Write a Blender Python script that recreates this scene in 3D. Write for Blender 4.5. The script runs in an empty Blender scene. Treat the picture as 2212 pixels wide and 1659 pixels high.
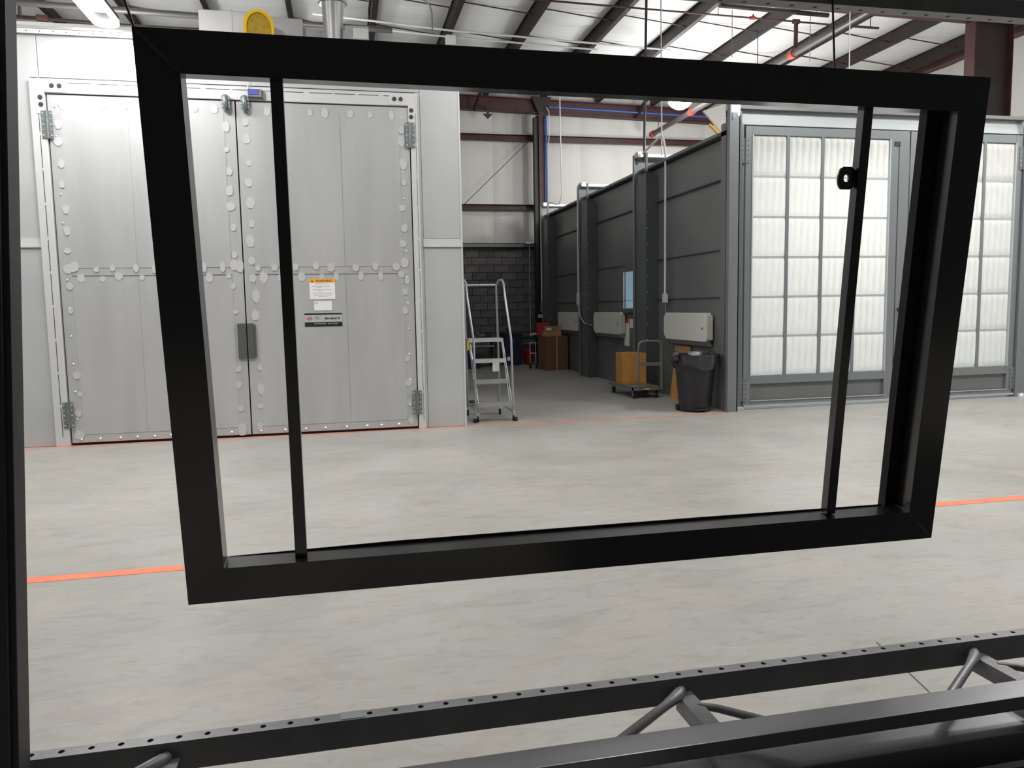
import bpy, bmesh, math, random
from mathutils import Matrix, Vector
random.seed(7)
PI = math.pi
SC = bpy.context.scene
COL = SC.collection

# ---------------------------------------------------------------- camera, world, light, exposure
cd = bpy.data.cameras.new('camera'); cam = bpy.data.objects.new('camera', cd); COL.objects.link(cam)
yaw, pit, rol = 0.2129, 0.09826, -0.01776
fw = Vector((math.sin(yaw)*math.cos(pit), math.cos(yaw)*math.cos(pit), -math.sin(pit)))
rt = Vector((math.cos(yaw), -math.sin(yaw), 0)); up = rt.cross(fw)
r2 = rt*math.cos(rol) + up*math.sin(rol); u2 = up*math.cos(rol) - rt*math.sin(rol)
m = Matrix((r2, u2, -fw)).transposed().to_4x4(); m.translation = Vector((0, 0, 1.46))
cam.matrix_world = m
cd.sensor_width = 36; cd.lens = 1670.14/2212*36; cd.clip_start = .05; cd.clip_end = 100
SC.camera = cam
W = bpy.data.worlds.new('hall_air'); SC.world = W; W.use_nodes = True
W.node_tree.nodes['Background'].inputs[0].default_value = (.8, .85, 1, 1)
W.node_tree.nodes['Background'].inputs[1].default_value = .02
SC.view_settings.view_transform = 'Standard'; SC.view_settings.look = 'None'
SC.view_settings.gamma = 1; SC.view_settings.exposure = 0.0
SC.view_settings.use_curve_mapping = False

def area(x, y, z, sx, sy, p, rot=(0, 0, 0), c=(1, .98, .95), spread=PI):
    l = bpy.data.lights.new('lamp_light', 'AREA'); l.shape = 'RECTANGLE'; l.size = sx; l.size_y = sy
    l.energy = p; l.color = c; l.spread = spread
    o = bpy.data.objects.new('lamp_light', l); COL.objects.link(o); o.location = (x, y, z); o.rotation_euler = rot
    return o
def point(x, y, z, r, p, c=(1, .98, .95)):
    l = bpy.data.lights.new('lamp_or_fill_glow', 'POINT'); l.energy = p; l.color = c; l.shadow_soft_size = r
    o = bpy.data.objects.new('lamp_or_fill_glow', l); COL.objects.link(o); o.location = (x, y, z)
# high-bay rows of the aisle, overhead and outside the frame
for (x, y, p) in [(-2.4, 6.2, 150), (2.6, 6.4, 85), (7.6, 6.4, 210), (12, 6.4, 150), (-8, 6.2, 150)]:
    area(x, y, 5.9, .5, 1.2, p)
    point(x, y, 6.1, .25, p*.45)
for (x, y, p) in ((9.5, 8.3, 170), (-4.5, 8.2, 90)):  # unseen fill points added to brighten the ceiling and upper far wall
    point(x, y, 6.0, .3, p)
for (x, y, p) in ((2.6, 3.0, 85), (-2.5, 3.0, 25), (6.5, 3.0, 50)):
    area(x, y, 6.0, .5, 1.2, p)
# lamp at the upper left, in front of the booth
area(-2.36, 8.55, 4.558, .16, .8, 46)
point(-2.36, 8.5, 4.35, .12, 13)
# lamp over the grey booth, far back
point(7.5, 17.3, 5.7, .3, 130)
# unseen fill lights added above the booth roofs to brighten the ceiling
point(-3.4, 13.0, 5.0, .3, 260); point(-.2, 12.6, 5.0, .3, 110); point(7.6, 13.2, 4.5, .3, 320); point(9.0, 17.0, 4.5, .3, 200)
# lamps inside the grey booth behind its filters
area(7.3, 11.0, 3.62, 3.0, .5, 62, c=(1, 1, 1))
area(7.5, 15.0, 3.62, 3.6, .5, 45, c=(1, 1, 1))

# ---------------------------------------------------------------- materials
def mat(name, col, rough=.5, metal=0., noise=0., nscale=4., bump=0., bscale=30., col2=None, stretch=(1, 1, 1), spec=.5, emit=0., coat=0., detail=4, trans=0.):
    m = bpy.data.materials.new(name); m.use_nodes = True; nt = m.node_tree; b = nt.nodes['Principled BSDF']
    b.inputs['Base Color'].default_value = (*col, 1); b.inputs['Roughness'].default_value = rough
    b.inputs['Metallic'].default_value = metal; b.inputs['Specular IOR Level'].default_value = spec
    if coat: b.inputs['Coat Weight'].default_value = coat
    if trans: b.inputs['Transmission Weight'].default_value = trans
    if emit:
        b.inputs['Emission Color'].default_value = (*col, 1); b.inputs['Emission Strength'].default_value = emit
    if noise or bump:
        tc = nt.nodes.new('ShaderNodeTexCoord'); mp = nt.nodes.new('ShaderNodeMapping')
        mp.inputs['Scale'].default_value = stretch; nt.links.new(tc.outputs['Object'], mp.inputs[0])
    if noise:
        n = nt.nodes.new('ShaderNodeTexNoise'); n.inputs['Scale'].default_value = nscale; n.inputs['Detail'].default_value = detail
        nt.links.new(mp.outputs[0], n.inputs['Vector'])
        cr = nt.nodes.new('ShaderNodeValToRGB'); cr.color_ramp.elements[0].position = .3; cr.color_ramp.elements[1].position = .7
        c2 = col2 or tuple(c*(1-noise) for c in col)
        cr.color_ramp.elements[0].color = (*c2, 1); cr.color_ramp.elements[1].color = (*tuple(min(1, c*(1+noise*.4)) for c in col), 1)
        nt.links.new(n.outputs[0], cr.inputs[0]); nt.links.new(cr.outputs[0], b.inputs['Base Color'])
    if bump:
        n2 = nt.nodes.new('ShaderNodeTexNoise'); n2.inputs['Scale'].default_value = bscale; n2.inputs['Detail'].default_value = 3
        nt.links.new(mp.outputs[0], n2.inputs['Vector'])
        bp = nt.nodes.new('ShaderNodeBump'); bp.inputs['Strength'].default_value = bump; bp.inputs['Distance'].default_value = .02
        nt.links.new(n2.outputs[0], bp.inputs['Height']); nt.links.new(bp.outputs[0], b.inputs['Normal'])
    return m
M = {}
M['blackpaint'] = mat('black_satin_paint', (.010, .010, .0115), .2, spec=.8)
M['chassis'] = mat('charcoal_primer', (.17, .17, .18), .34, noise=.2, nscale=9, bump=.05, bscale=90)
M['beam'] = mat('graphite_enamel', (.17, .17, .18), .3, metal=.55)
M['post'] = mat('charcoal_post', (.03, .03, .034), .5, noise=.2, nscale=5)
M['hole'] = mat('hole_dark', (.004, .004, .004), .9)
M['weld'] = mat('weld_bead', (.16, .16, .17), .45, metal=.6, bump=.6, bscale=200)
M['alu'] = mat('galvanised_sheet', (.56, .57, .58), .33, metal=.35, noise=.10, nscale=1.2, bump=.04, bscale=6, stretch=(3, 3, .5))
M['alu2'] = mat('galvanised_skin', (.55, .57, .58), .42, metal=.3, noise=.07, nscale=1.5)
M['trimalu'] = mat('galvanised_trim', (.66, .67, .68), .4, metal=.25)
M['spot'] = mat('sanded_spot', (.61, .62, .63), .36, metal=.25)
M['seam'] = mat('seam_dark', (.05, .045, .045), .8)
M['bolt'] = mat('dark_bolt', (.07, .065, .07), .5, metal=.5)
M['zinc'] = mat('zinc_hinge', (.22, .25, .25), .4, metal=.5, noise=.2, nscale=30)
M['zincb'] = mat('bright_rivet', (.75, .76, .77), .3, metal=.6)
M['handle'] = mat('grey_handle_plate', (.11, .115, .115), .45, metal=.3)
M['gb'] = mat('grey_booth_steel', (.185, .192, .195), .36, metal=.3, noise=.14, nscale=.9, bump=.04, bscale=5)
M['gbl'] = mat('grey_booth_trim', (.22, .24, .25), .36, metal=.35)
M['gbh'] = mat('grey_header_steel', (.46, .50, .52), .4, metal=.3)
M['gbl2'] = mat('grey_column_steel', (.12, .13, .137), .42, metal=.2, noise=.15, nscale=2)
M['darkblock'] = mat('dark_light_block', (.05, .05, .05), .8)  # dark colour for unseen surfaces that hold back bounce light
M['gbd'] = mat('dark_booth_grey', (.075, .082, .085), .45, metal=.2, noise=.15, nscale=2)
M['cable'] = mat('pale_conduit', (.62, .64, .65), .45)
M['cabled'] = mat('grey_conduit', (.22, .22, .22), .45, metal=.4)
M['white'] = mat('white_enamel', (.62, .62, .60), .4)
M['cream'] = mat('cream_enamel', (.50, .49, .43), .5)
M['maroon'] = mat('maroon_primer', (.06, .020, .020), .5, noise=.3, nscale=3)
M['maroond'] = mat('dark_maroon_primer', (.022, .012, .012), .5, noise=.3, nscale=3)
M['insul'] = mat('white_insulation_vinyl', (.86, .87, .86), .5, noise=.04, nscale=1.5, bump=.35, bscale=2.2, stretch=(.35, 3.2, 1))
M['insulw'] = mat('white_wall_vinyl', (.62, .61, .59), .55, noise=.05, nscale=1, bump=.2, bscale=2, stretch=(3, 1, .35))
M['cmu'] = mat('concrete_block', (.21, .20, .20), .9, noise=.25, nscale=1.1, bump=.3, bscale=40)
M['mortar'] = mat('mortar', (.135, .13, .13), .95)
M['orange'] = mat('orange_floor_tape', (.85, .20, .09), .5, noise=.15, nscale=10)
M['card'] = mat('cardboard', (.42, .24, .11), .8, noise=.12, nscale=6)
M['cardshade'] = mat('shaded_cardboard', (.15, .085, .045), .85, noise=.12, nscale=6)  # cardboard with the dimness of the alley end put into its colour
M['card2'] = mat('orange_cardboard', (.50, .24, .055), .8, noise=.12, nscale=6)
M['bin'] = mat('black_plastic', (.015, .015, .019), .38, bump=.25, bscale=6)
M['liner'] = mat('clear_grey_liner', (.03, .03, .034), .2)
M['steel'] = mat('brushed_ladder_steel', (.38, .40, .41), .35, metal=.5)
M['galvduct'] = mat('galvanised_duct', (.42, .42, .43), .4, metal=.5, noise=.12, nscale=3)
M['yellow'] = mat('yellow_guard', (.80, .50, .0), .45)
M['yellowd'] = mat('ochre_guard_mesh', (.42, .27, .015), .6, noise=.2, nscale=25)
M['rubber'] = mat('black_rubber', (.01, .01, .01), .7)
M['caster'] = mat('caster_maroon', (.16, .07, .06), .5)
M['red'] = mat('red_plastic', (.45, .02, .03), .5)
M['navy'] = mat('navy_plastic', (.012, .014, .06), .5)
M['blue'] = mat('blue_air_line', (.02, .11, .42), .4)
M['bluedev'] = mat('blue_label', (.09, .09, .42), .4)
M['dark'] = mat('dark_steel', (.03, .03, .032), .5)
M['pipe'] = mat('black_iron_pipe', (.05, .045, .045), .45, metal=.3)
M['pipeg'] = mat('grey_steel_pipe', (.06, .055, .055), .5)
M['redp'] = mat('red_coupling', (.35, .04, .025), .45)
M['paper'] = mat('white_paper', (.76, .77, .77), .6)
M['greytext'] = mat('grey_print', (.35, .35, .36), .6)
M['signo'] = mat('warning_orange', (.90, .42, .02), .5)
M['signt'] = mat('brown_print', (.16, .03, .01), .6)
M['signk'] = mat('black_vinyl', (.012, .012, .016), .5)
M['pink'] = mat('pink_print', (.75, .12, .2), .5)
M['lamp'] = mat('lamp_emission', (1., .99, 1.), .5, emit=9)
M['tube'] = mat('glint_emission', (1., .99, 1.), .5, emit=3)  # glow for the glint on the booth corner hook
M['lampbody'] = mat('lamp_housing', (.7, .7, .72), .4)
M['boothwhite'] = mat('booth_inner_white', (.72, .80, .84), .5)

def floor_mat():
    m = bpy.data.materials.new('sealed_concrete'); m.use_nodes = True; nt = m.node_tree; b = nt.nodes['Principled BSDF']
    N = nt.nodes.new; L = nt.links.new
    tc = N('ShaderNodeTexCoord')
    def noise(scale, det, st, dist=0.):
        mp = N('ShaderNodeMapping'); mp.inputs['Scale'].default_value = st; mp.inputs['Rotation'].default_value = (0, 0, .25); L(tc.outputs['Object'], mp.inputs[0])
        n = N('ShaderNodeTexNoise'); n.inputs['Scale'].default_value = scale; n.inputs['Detail'].default_value = det
        n.inputs['Distortion'].default_value = dist; L(mp.outputs[0], n.inputs['Vector']); return n
    def ramp(src, p0, p1, c0, c1):
        r = N('ShaderNodeValToRGB'); r.color_ramp.elements[0].position = p0; r.color_ramp.elements[1].position = p1
        r.color_ramp.elements[0].color = (*c0, 1); r.color_ramp.elements[1].color = (*c1, 1); L(src, r.inputs[0]); return r
    def mix(f, a, c, mode='MIX'):
        x = N('ShaderNodeMix'); x.data_type = 'RGBA'; x.blend_type = mode
        if isinstance(f, float): x.inputs[0].default_value = f
        else: L(f, x.inputs[0])
        L(a, x.inputs[6])
        if isinstance(c, tuple): x.inputs[7].default_value = (*c, 1)
        else: L(c, x.inputs[7])
        return x.outputs[2]
    base = ramp(noise(.55, 6, (1, 1, 1), .6).outputs[0], .32, .68, (.30, .292, .272), (.40, .392, .373))
    warm = ramp(noise(1.6, 5, (1, 1.4, 1), 1.).outputs[0], .52, .75, (0, 0, 0), (1, 1, 1))
    c = mix(warm.outputs[0], base.outputs[0], (.39, .355, .315))
    green = ramp(noise(2.3, 4, (1, 1.2, 1), .5).outputs[0], .58, .8, (0, 0, 0), (.6, .6, .6))
    c = mix(green.outputs[0], c, (.31, .315, .25))
    scr = ramp(noise(2.2, 9, (1, 3.2, 1), 1.2).outputs[0], .30, .50, (.80, .79, .78), (1, 1, 1))
    c = mix(.6, c, scr.outputs[0], 'MULTIPLY')
    lite = ramp(noise(4., 8, (1, 4, 1), 1.).outputs[0], .62, .82, (0, 0, 0), (.4, .4, .4))
    fine = ramp(noise(9., 8, (1, 2.5, 1), .8).outputs[0], .34, .46, (.86, .86, .85), (1, 1, 1))
    c = mix(.7, c, fine.outputs[0], 'MULTIPLY')
    c = mix(lite.outputs[0], c, (.54, .525, .50))
    L(c, b.inputs['Base Color'])
    rr = N('ShaderNodeMapRange'); rr.inputs[3].default_value = .30; rr.inputs[4].default_value = .5
    L(noise(1.2, 5, (1, 1, 1)).outputs[0], rr.inputs[0]); L(rr.outputs[0], b.inputs['Roughness'])
    b.inputs['Specular IOR Level'].default_value = .35
    return m
M['floor'] = floor_mat()
def filter_mat():
    m = bpy.data.materials.new('white_filter_media'); m.use_nodes = True; nt = m.node_tree; b = nt.nodes['Principled BSDF']
    b.inputs['Base Color'].default_value = (.84, .825, .79, 1); b.inputs['Roughness'].default_value = .9
    t = nt.nodes.new('ShaderNodeBsdfTranslucent'); t.inputs[0].default_value = (.93, .91, .85, 1)
    x = nt.nodes.new('ShaderNodeMixShader'); x.inputs[0].default_value = .45
    nt.links.new(b.outputs[0], x.inputs[1]); nt.links.new(t.outputs[0], x.inputs[2])
    nt.links.new(x.outputs[0], nt.nodes['Material Output'].inputs[0])
    return m
M['filter'] = filter_mat()
g = bpy.data.materials.new('clear_glass'); g.use_nodes = True
_n = g.node_tree; _t = _n.nodes.new('ShaderNodeBsdfTransparent'); _t.inputs[0].default_value = (.86, .96, .98, 1)
_g = _n.nodes.new('ShaderNodeBsdfGlossy'); _g.inputs['Roughness'].default_value = .05; _x = _n.nodes.new('ShaderNodeMixShader'); _x.inputs[0].default_value = .08
_n.links.new(_t.outputs[0], _x.inputs[1]); _n.links.new(_g.outputs[0], _x.inputs[2]); _n.links.new(_x.outputs[0], _n.nodes['Material Output'].inputs[0])
M['glass'] = g

# ---------------------------------------------------------------- mesh builder
class MB:
    def __init__(s): s.v = []; s.f = []; s.sm = []
    def add(s, vs, fs, smooth=False):
        n = len(s.v); s.v += [tuple(v) for v in vs]; s.f += [tuple(i+n for i in f) for f in fs]; s.sm += [smooth]*len(fs); return s
    def box(s, x0, x1, y0, y1, z0, z1):
        vs = [(x, y, z) for z in (z0, z1) for y in (y0, y1) for x in (x0, x1)]
        return s.add(vs, [(0, 2, 3, 1), (4, 5, 7, 6), (0, 1, 5, 4), (2, 6, 7, 3), (0, 4, 6, 2), (1, 3, 7, 5)])
    def prism(s, poly, ax, a, b):
        # poly: 2D points; ax: axis of extrusion (0,1,2)
        def P(p, t):
            q = list(p); q.insert(ax, t); return q
        n = len(poly); vs = [P(p, a) for p in poly]+[P(p, b) for p in poly]
        return s.add(vs, [tuple(range(n)), tuple(range(2*n-1, n-1, -1))]+[(i, i+n, (i+1) % n+n, (i+1) % n) for i in range(n)])
    def tube(s, pts, r, n=10, cap=True):
        pts = [Vector(p) for p in pts]; rs = r if isinstance(r, (list, tuple)) else [r]*len(pts); vs = []
        t0 = (pts[1]-pts[0]).normalized(); a = Vector((0, 0, 1)) if abs(t0.z) < .9 else Vector((1, 0, 0)); u = t0.cross(a).normalized()
        for i, p in enumerate(pts):
            t = ((pts[min(i+1, len(pts)-1)]-p).normalized()+(p-pts[max(i-1, 0)]).normalized()).normalized()
            u = (u-t*u.dot(t)).normalized(); w = t.cross(u)
            for k in range(n):
                q = 2*PI*k/n; vs.append(p+(u*math.cos(q)+w*math.sin(q))*rs[i])
        fs = [(i*n+k, i*n+(k+1) % n, (i+1)*n+(k+1) % n, (i+1)*n+k) for i in range(len(pts)-1) for k in range(n)]
        s.add(vs, fs, True)
        if cap: s.add(vs, [tuple(range(n-1, -1, -1)), tuple(range((len(pts)-1)*n, len(pts)*n))])
        return s
    def disc(s, c, r, ax, d, n=12):
        c = Vector(c); e = Vector((0, 0, 0)); e[ax] = d; return s.tube([c, c+e], r, n)
    def bar(s, p, q, w, h, upv=(0, 0, 1)):
        p = Vector(p); q = Vector(q); t = (q-p).normalized(); a = Vector(upv); x = t.cross(a).normalized(); y = x.cross(t)
        vs = [b+x*w*i/2+y*h*j/2 for b in (p, q) for i, j in ((-1, -1), (1, -1), (1, 1), (-1, 1))]
        return s.add(vs, [(0, 1, 2, 3), (7, 6, 5, 4), (0, 4, 5, 1), (1, 5, 6, 2), (2, 6, 7, 3), (3, 7, 4, 0)])
    def lathe(s, prof, c=(0, 0, 0), n=24):
        vs = [(c[0]+r*math.cos(2*PI*k/n), c[1]+r*math.sin(2*PI*k/n), c[2]+z) for r, z in prof for k in range(n)]
        fs = [(i*n+k, i*n+(k+1) % n, (i+1)*n+(k+1) % n, (i+1)*n+k) for i in range(len(prof)-1) for k in range(n)]
        return s.add(vs, fs, True)
    def grid(s, fn, nu, nv, smooth=True):
        vs = [fn(i/nu, j/nv) for j in range(nv+1) for i in range(nu+1)]
        return s.add(vs, [(j*(nu+1)+i, j*(nu+1)+i+1, (j+1)*(nu+1)+i+1, (j+1)*(nu+1)+i) for j in range(nv) for i in range(nu)], smooth)
    def mesh(s, name, m):
        me = bpy.data.meshes.new(name); me.from_pydata([tuple(v) for v in s.v], [], s.f)
        me.polygons.foreach_set('use_smooth', s.sm)
        bm = bmesh.new(); bm.from_mesh(me); bmesh.ops.recalc_face_normals(bm, faces=bm.faces); bm.to_mesh(me); bm.free()
        if m: me.materials.append(M[m])
        return me
    def obj(s, name, m, parent=None, loc=None, bevel=0):
        me = s.mesh(name, m)
        o = bpy.data.objects.new(name, me); COL.objects.link(o)
        if loc: o.location = loc
        if parent: o.parent = parent
        if bevel:
            b = o.modifiers.new('edge', 'BEVEL'); b.width = bevel; b.segments = 2; b.limit_method = 'ANGLE'
        return o
def B(*a): return MB().box(*a)
def empty(name, loc, label=None, cat=None, group=None, rz=0, kind=None):
    o = bpy.data.objects.new(name, None); COL.objects.link(o); o.location = loc; o.rotation_euler = (0, 0, rz); o.empty_display_size = .1
    return tag(o, label, cat, group, kind)
def tag(o, label=None, cat=None, group=None, kind=None):
    if label: o['label'] = label
    if cat: o['category'] = cat
    if group: o['group'] = group
    if kind: o['kind'] = kind
    return o
def rel(o, root):  # parent, keep the world coordinates the mesh was written in
    o.parent = root; o.location = Vector(o.location)-root.location; return o
def W_(mb, name, m, root, bevel=0):
    # mesh written in world coordinates, parented to an unrotated root
    return mb.obj(name, m, root, loc=(-root.location.x, -root.location.y, -root.location.z), bevel=bevel)
def sub(mb, name, m, part, bevel=0):
    # sub-part of a part whose own origin shifts back to world
    return mb.obj(name, m, part, bevel=bevel)
def text(s, size, name, m, loc, parent, align='LEFT', sx=1., ext=.0006, bold=0.):
    c = bpy.data.curves.new(name, 'FONT'); c.body = s; c.size = size; c.extrude = ext; c.align_x = align; c.offset = bold
    c.materials.append(M[m]); o = bpy.data.objects.new(name, c); COL.objects.link(o)
    bpy.context.view_layer.update()
    me = bpy.data.meshes.new_from_object(o.evaluated_get(bpy.context.evaluated_depsgraph_get())); bpy.data.objects.remove(o)
    me.name = name; o = bpy.data.objects.new(name, me); COL.objects.link(o)
    o.rotation_euler = (PI/2, 0, 0); o.scale = (sx, 1, 1); o.parent = parent; o.location = loc
    return o
def inst(me, name, loc, parent=None, sc=None, rz=0):
    o = bpy.data.objects.new(name, me); COL.objects.link(o); o.location = loc
    if parent: o.parent = parent
    if sc: o.scale = sc
    if rz: o.rotation_euler = (0, 0, rz)
    return o
def arc(c, r, a0, a1, n, plane='xz'):
    out = []
    for i in range(n+1):
        a = a0+(a1-a0)*i/n; p = (r*math.cos(a), r*math.sin(a))
        out.append({'xz': (c[0]+p[0], c[1], c[2]+p[1]), 'yz': (c[0], c[1]+p[0], c[2]+p[1]), 'xy': (c[0]+p[0], c[1]+p[1], c[2])}[plane])
    return out

# ---------------------------------------------------------------- setting
XL, XR, YN, YF, YW = -14., 13.8, -2.2, 20.5, 20.75
def zc(x): return 7.26-.012*(x-5)
fl = tag(B(XL, XR, YN, YW, -.1, 0).obj('floor', 'floor'), kind='structure')
for pts in [((2.19, 2.8), (1.98, 1.9))]:
    (x0, y0), (x1, y1) = pts
    MB().bar((x0, y0, .0003), (x1, y1, .0003), .006, .0008).obj('control_joint', 'seam', fl)

ceil = tag(B(XL, XR, YN, YW+.05, 7.55, 7.6).obj('ceiling', 'insulw'), kind='structure')
PX = [-12.9, -11.38, -9.86, -8.3, -6.77, -5.24, -3.8, -2.3, -.8, .75, 2.28, 3.82, 5.37, 6.9, 8.5, 10.08, 11.6, 13.3]
random.seed(3)
def blanket(x0, x1, y0, y1):
    ph = random.random()*6; wr = [(random.uniform(y0, y1), random.uniform(.25, .6), random.uniform(.01, .035)) for _ in range(9)]
    def fn(u, v):
        x = x0+(x1-x0)*u; y = y0+(y1-y0)*v; s = math.sin(PI*u)
        z = zc(x)-.02-.075*s**.7-.012*math.sin(y*3+ph)*s
        for (cy, w, d) in wr:
            t = (y-cy-.12*math.sin(u*4+ph))/w
            z -= d*math.exp(-t*t*8)*s
        return (x, y, z)
    return MB().grid(fn, 10, 60)
bays = [(XL, PX[0])]+list(zip(PX[:-1], PX[1:]))+[(PX[-1], XR)]
for a, b in bays:
    for y0, y1 in ((YN, 5.), (5., 12.6), (12.6, YW)):
        blanket(a, b, y0, y1).obj('insulation_blanket', 'insul', ceil)
for x in PX:
    z = zc(x)-.02
    mb = B(x-.004, x+.004, YN, YW-.1, z-.27, z)
    mb.box(x, x+.095, YN, YW-.1, z-.275, z-.268).box(x+.089, x+.095, YN, YW-.1, z-.275, z-.245).box(x-.075, x, YN, YW-.1, z-.008, z)
    mb.obj('purlin', 'maroond', ceil)
# sag rods between purlins
for i in range(6, len(PX)-1):
    for yy in (15.0, 16.5, 18.6, 9.5):
        MB().tube([(PX[i], yy, zc(PX[i])-.08), (PX[i+1], yy, zc(PX[i+1])-.22)], .012, 6).obj('sag_rod', 'maroon', ceil)

wb = tag(B(XL, XR, YW, YW+.1, 0, 7.6).obj('wall_back', 'insulw'), kind='structure')
xs = [-14, -12, -9.5, -7, -4.5, -2, .4, 1.62, 2.84, 4.05, 5.27, 6.5, 7.72, 8.94, 10.16, 11.4, 12.6, 13.8]
for a, b in zip(xs[:-1], xs[1:]):
    def fn(u, v, a=a, b=b):
        x = a+(b-a)*u; z = 3.2+4.1*v
        return (x, YW-.06-.05*math.sin(PI*u)**.6*(.6+.4*math.sin(v*PI*3)**2)+.006*math.sin(z*7+x*5), z)
    MB().grid(fn, 8, 20).obj('insulation_panel', 'insulw', wb)
for z0, z1 in ((5.84, 6.0), (4.05, 4.19)):
    mb = B(XL, XR, YF+.02, YF+.03, z0, z1).box(XL, XR, YF-.1, YF+.03, z1-.01, z1).box(XL, XR, YF-.1, YF+.03, z0, z0+.01)
    mb.obj('girt', 'maroon', wb)
# lower block wall: courses of 0.4 x 0.2 m blocks
B(XL, XR, YF+.06, YW, 0, 3.14).obj('mortar_backing', 'mortar', wb)
blk = [B(-.193, .193, -.05, .03, -.0935, .0935).mesh('concrete_block', 'cmu')]
blkh = B(-.093, .093, -.05, .03, -.0935, .0935).mesh('concrete_block', 'cmu')
random.seed(5)
tones = []
for k in range(5):
    me = blk[0].copy(); me.materials.clear(); t = .13+.014*k
    M['cmu%d' % k] = mat('concrete_block_tone', (t, t*.97, t*.98), .92, noise=.18, nscale=6, bump=.25, bscale=40); me.materials.append(M['cmu%d' % k]); tones.append(me)
rest = MB()
for r in range(15):
    z = .1+r*.2+.005; c = -14+.2*(r % 2)
    while c < 13.7:
        if 1.8 < c < 5.6: inst(random.choice(tones), 'concrete_block', (c+.2, YF+.05+random.uniform(-.002, .002), z), wb)
        else: rest.box(c+.007, c+.393, YF, YF+.08, z-.0935, z+.0935)
        c += .4
tag(rest.obj('block_courses', 'cmu', wb), kind='stuff')
B(XL, XR, YF-.14, YW-.05, 3.07, 3.15).obj('ledge_cap', 'cabled', wb)
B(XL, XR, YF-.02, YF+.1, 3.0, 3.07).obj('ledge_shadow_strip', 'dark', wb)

wr = tag(B(XR, XR+.1, YN, YW+.1, 0, 7.6).obj('wall_right', 'insulw'), kind='structure')
for k in range(12):
    y = 20.6-k*1.22
    def fn(u, v, y=y):
        return (XR-.02-.06*math.sin(PI*u)**.6, y-1.22*u, 7.2*v)
    MB().grid(fn, 8, 6).obj('insulation_panel', 'insulw', wr)
B(XR-.32, XR-.05, YN, YW-.1, 6.78, 7.07).obj('eave_strut', 'maroon', wr)
tag(B(XL-.1, XL, YN, YW+.1, 0, 7.6).obj('wall_left', 'insulw'), kind='structure')
tag(B(XL-.1, XR+.1, YN-.1, YN, 0, 7.6).obj('wall_front', 'darkblock'), kind='structure')  # unseen wall set close and dark so the frame fronts stay black

# rigid frames
def ibeam_x(mb, x0, x1, y, zb0, zb1, zt0, zt1, fw_=.2):
    for (a, c, d, e) in ((zb0, zb1, zb0+.02, zb1+.02), (zt0-.02, zt1-.02, zt0, zt1)):
        mb.add([(x0, y-fw_/2, a), (x1, y-fw_/2, c), (x1, y+fw_/2, c), (x0, y+fw_/2, a), (x0, y-fw_/2, d), (x1, y-fw_/2, e), (x1, y+fw_/2, e), (x0, y+fw_/2, d)],
               [(0, 1, 2, 3), (4, 7, 6, 5), (0, 4, 5, 1), (2, 6, 7, 3), (0, 3, 7, 4), (1, 5, 6, 2)])
    mb.prism([(x0, zb0), (x1, zb1), (x1, zt1), (x0, zt0)], 1, y-.006, y+.006)
def beam(y, zb, sl, x0, x1, label, dep):
    r = empty('roof_rafter', ((x0+x1)/2, y, zb), label, 'beam')
    mb = MB(); ibeam_x(mb, x0, x1, y, zb+sl*(x0-5), zb+sl*(x1-5), zb+dep+sl*(x0-5), zb+dep+sl*(x1-5)); W_(mb, 'rafter_beam', 'maroon', r)
    for x in PX:
        if x0 < x < x1:
            W_(MB().bar((x, y-.02, zc(x)-.3), (x, y-.75, zc(x)-.26+.02), .03, .03), 'flange_brace', 'maroond', r)
    return r
beam(20.2, 6.50, -.021, XL+.1, XR-.1, 'maroon steel roof beam along the far wall, behind the pale hanging hose', .36)
nr = beam(12.6, 6.60, -.012, XL+.1, 12.4, 'maroon steel roof beam crossing the ceiling at top right, nearer than the far wall', .40)
fc = empty('steel_column', (5.25, 20.2, 0), 'dark maroon steel column on the far wall with a blue air line', 'column')
W_(B(5.165, 5.325, 20.04, 20.06, 0, 6.5).box(5.165, 5.325, 20.36, 20.38, 0, 6.5).box(5.24, 5.25, 20.05, 20.37, 0, 6.5), 'column_shaft', 'maroon', fc)
W_(MB().prism([(5.16, 6.5), (4.98, 6.9), (5.52, 6.9), (5.33, 6.5)], 1, 20.05, 20.15), 'knee_gusset', 'maroond', fc)
W_(MB().prism([(5.325, 6.5), (5.325, 6.35), (5.5, 6.5)], 1, 20.1, 20.12), 'corner_gusset', 'maroon', fc)
W_(B(5.06, 5.16, 20.1, 20.3, 0, 6.4), 'side_angle', 'dark', fc)
rc = empty('steel_column', (11.8, 12.6, 0), 'deep dark maroon steel column at the right, behind the frame corner', 'column')
W_(B(11.44, 11.46, 12.48, 12.72, 0, 7.0).box(12.26, 12.28, 12.48, 12.72, 0, 7.0), 'column_flange', 'maroon', rc)
W_(B(11.46, 12.26, 12.594, 12.606, 0, 7.0), 'column_web', 'maroond', rc)
W_(B(11.46, 12.26, 12.5, 12.7, 6.55, 6.57).box(12.28, 12.4, 12.5, 12.7, 6.9, 7.0), 'stiffener_plate', 'maroond', rc)

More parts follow.
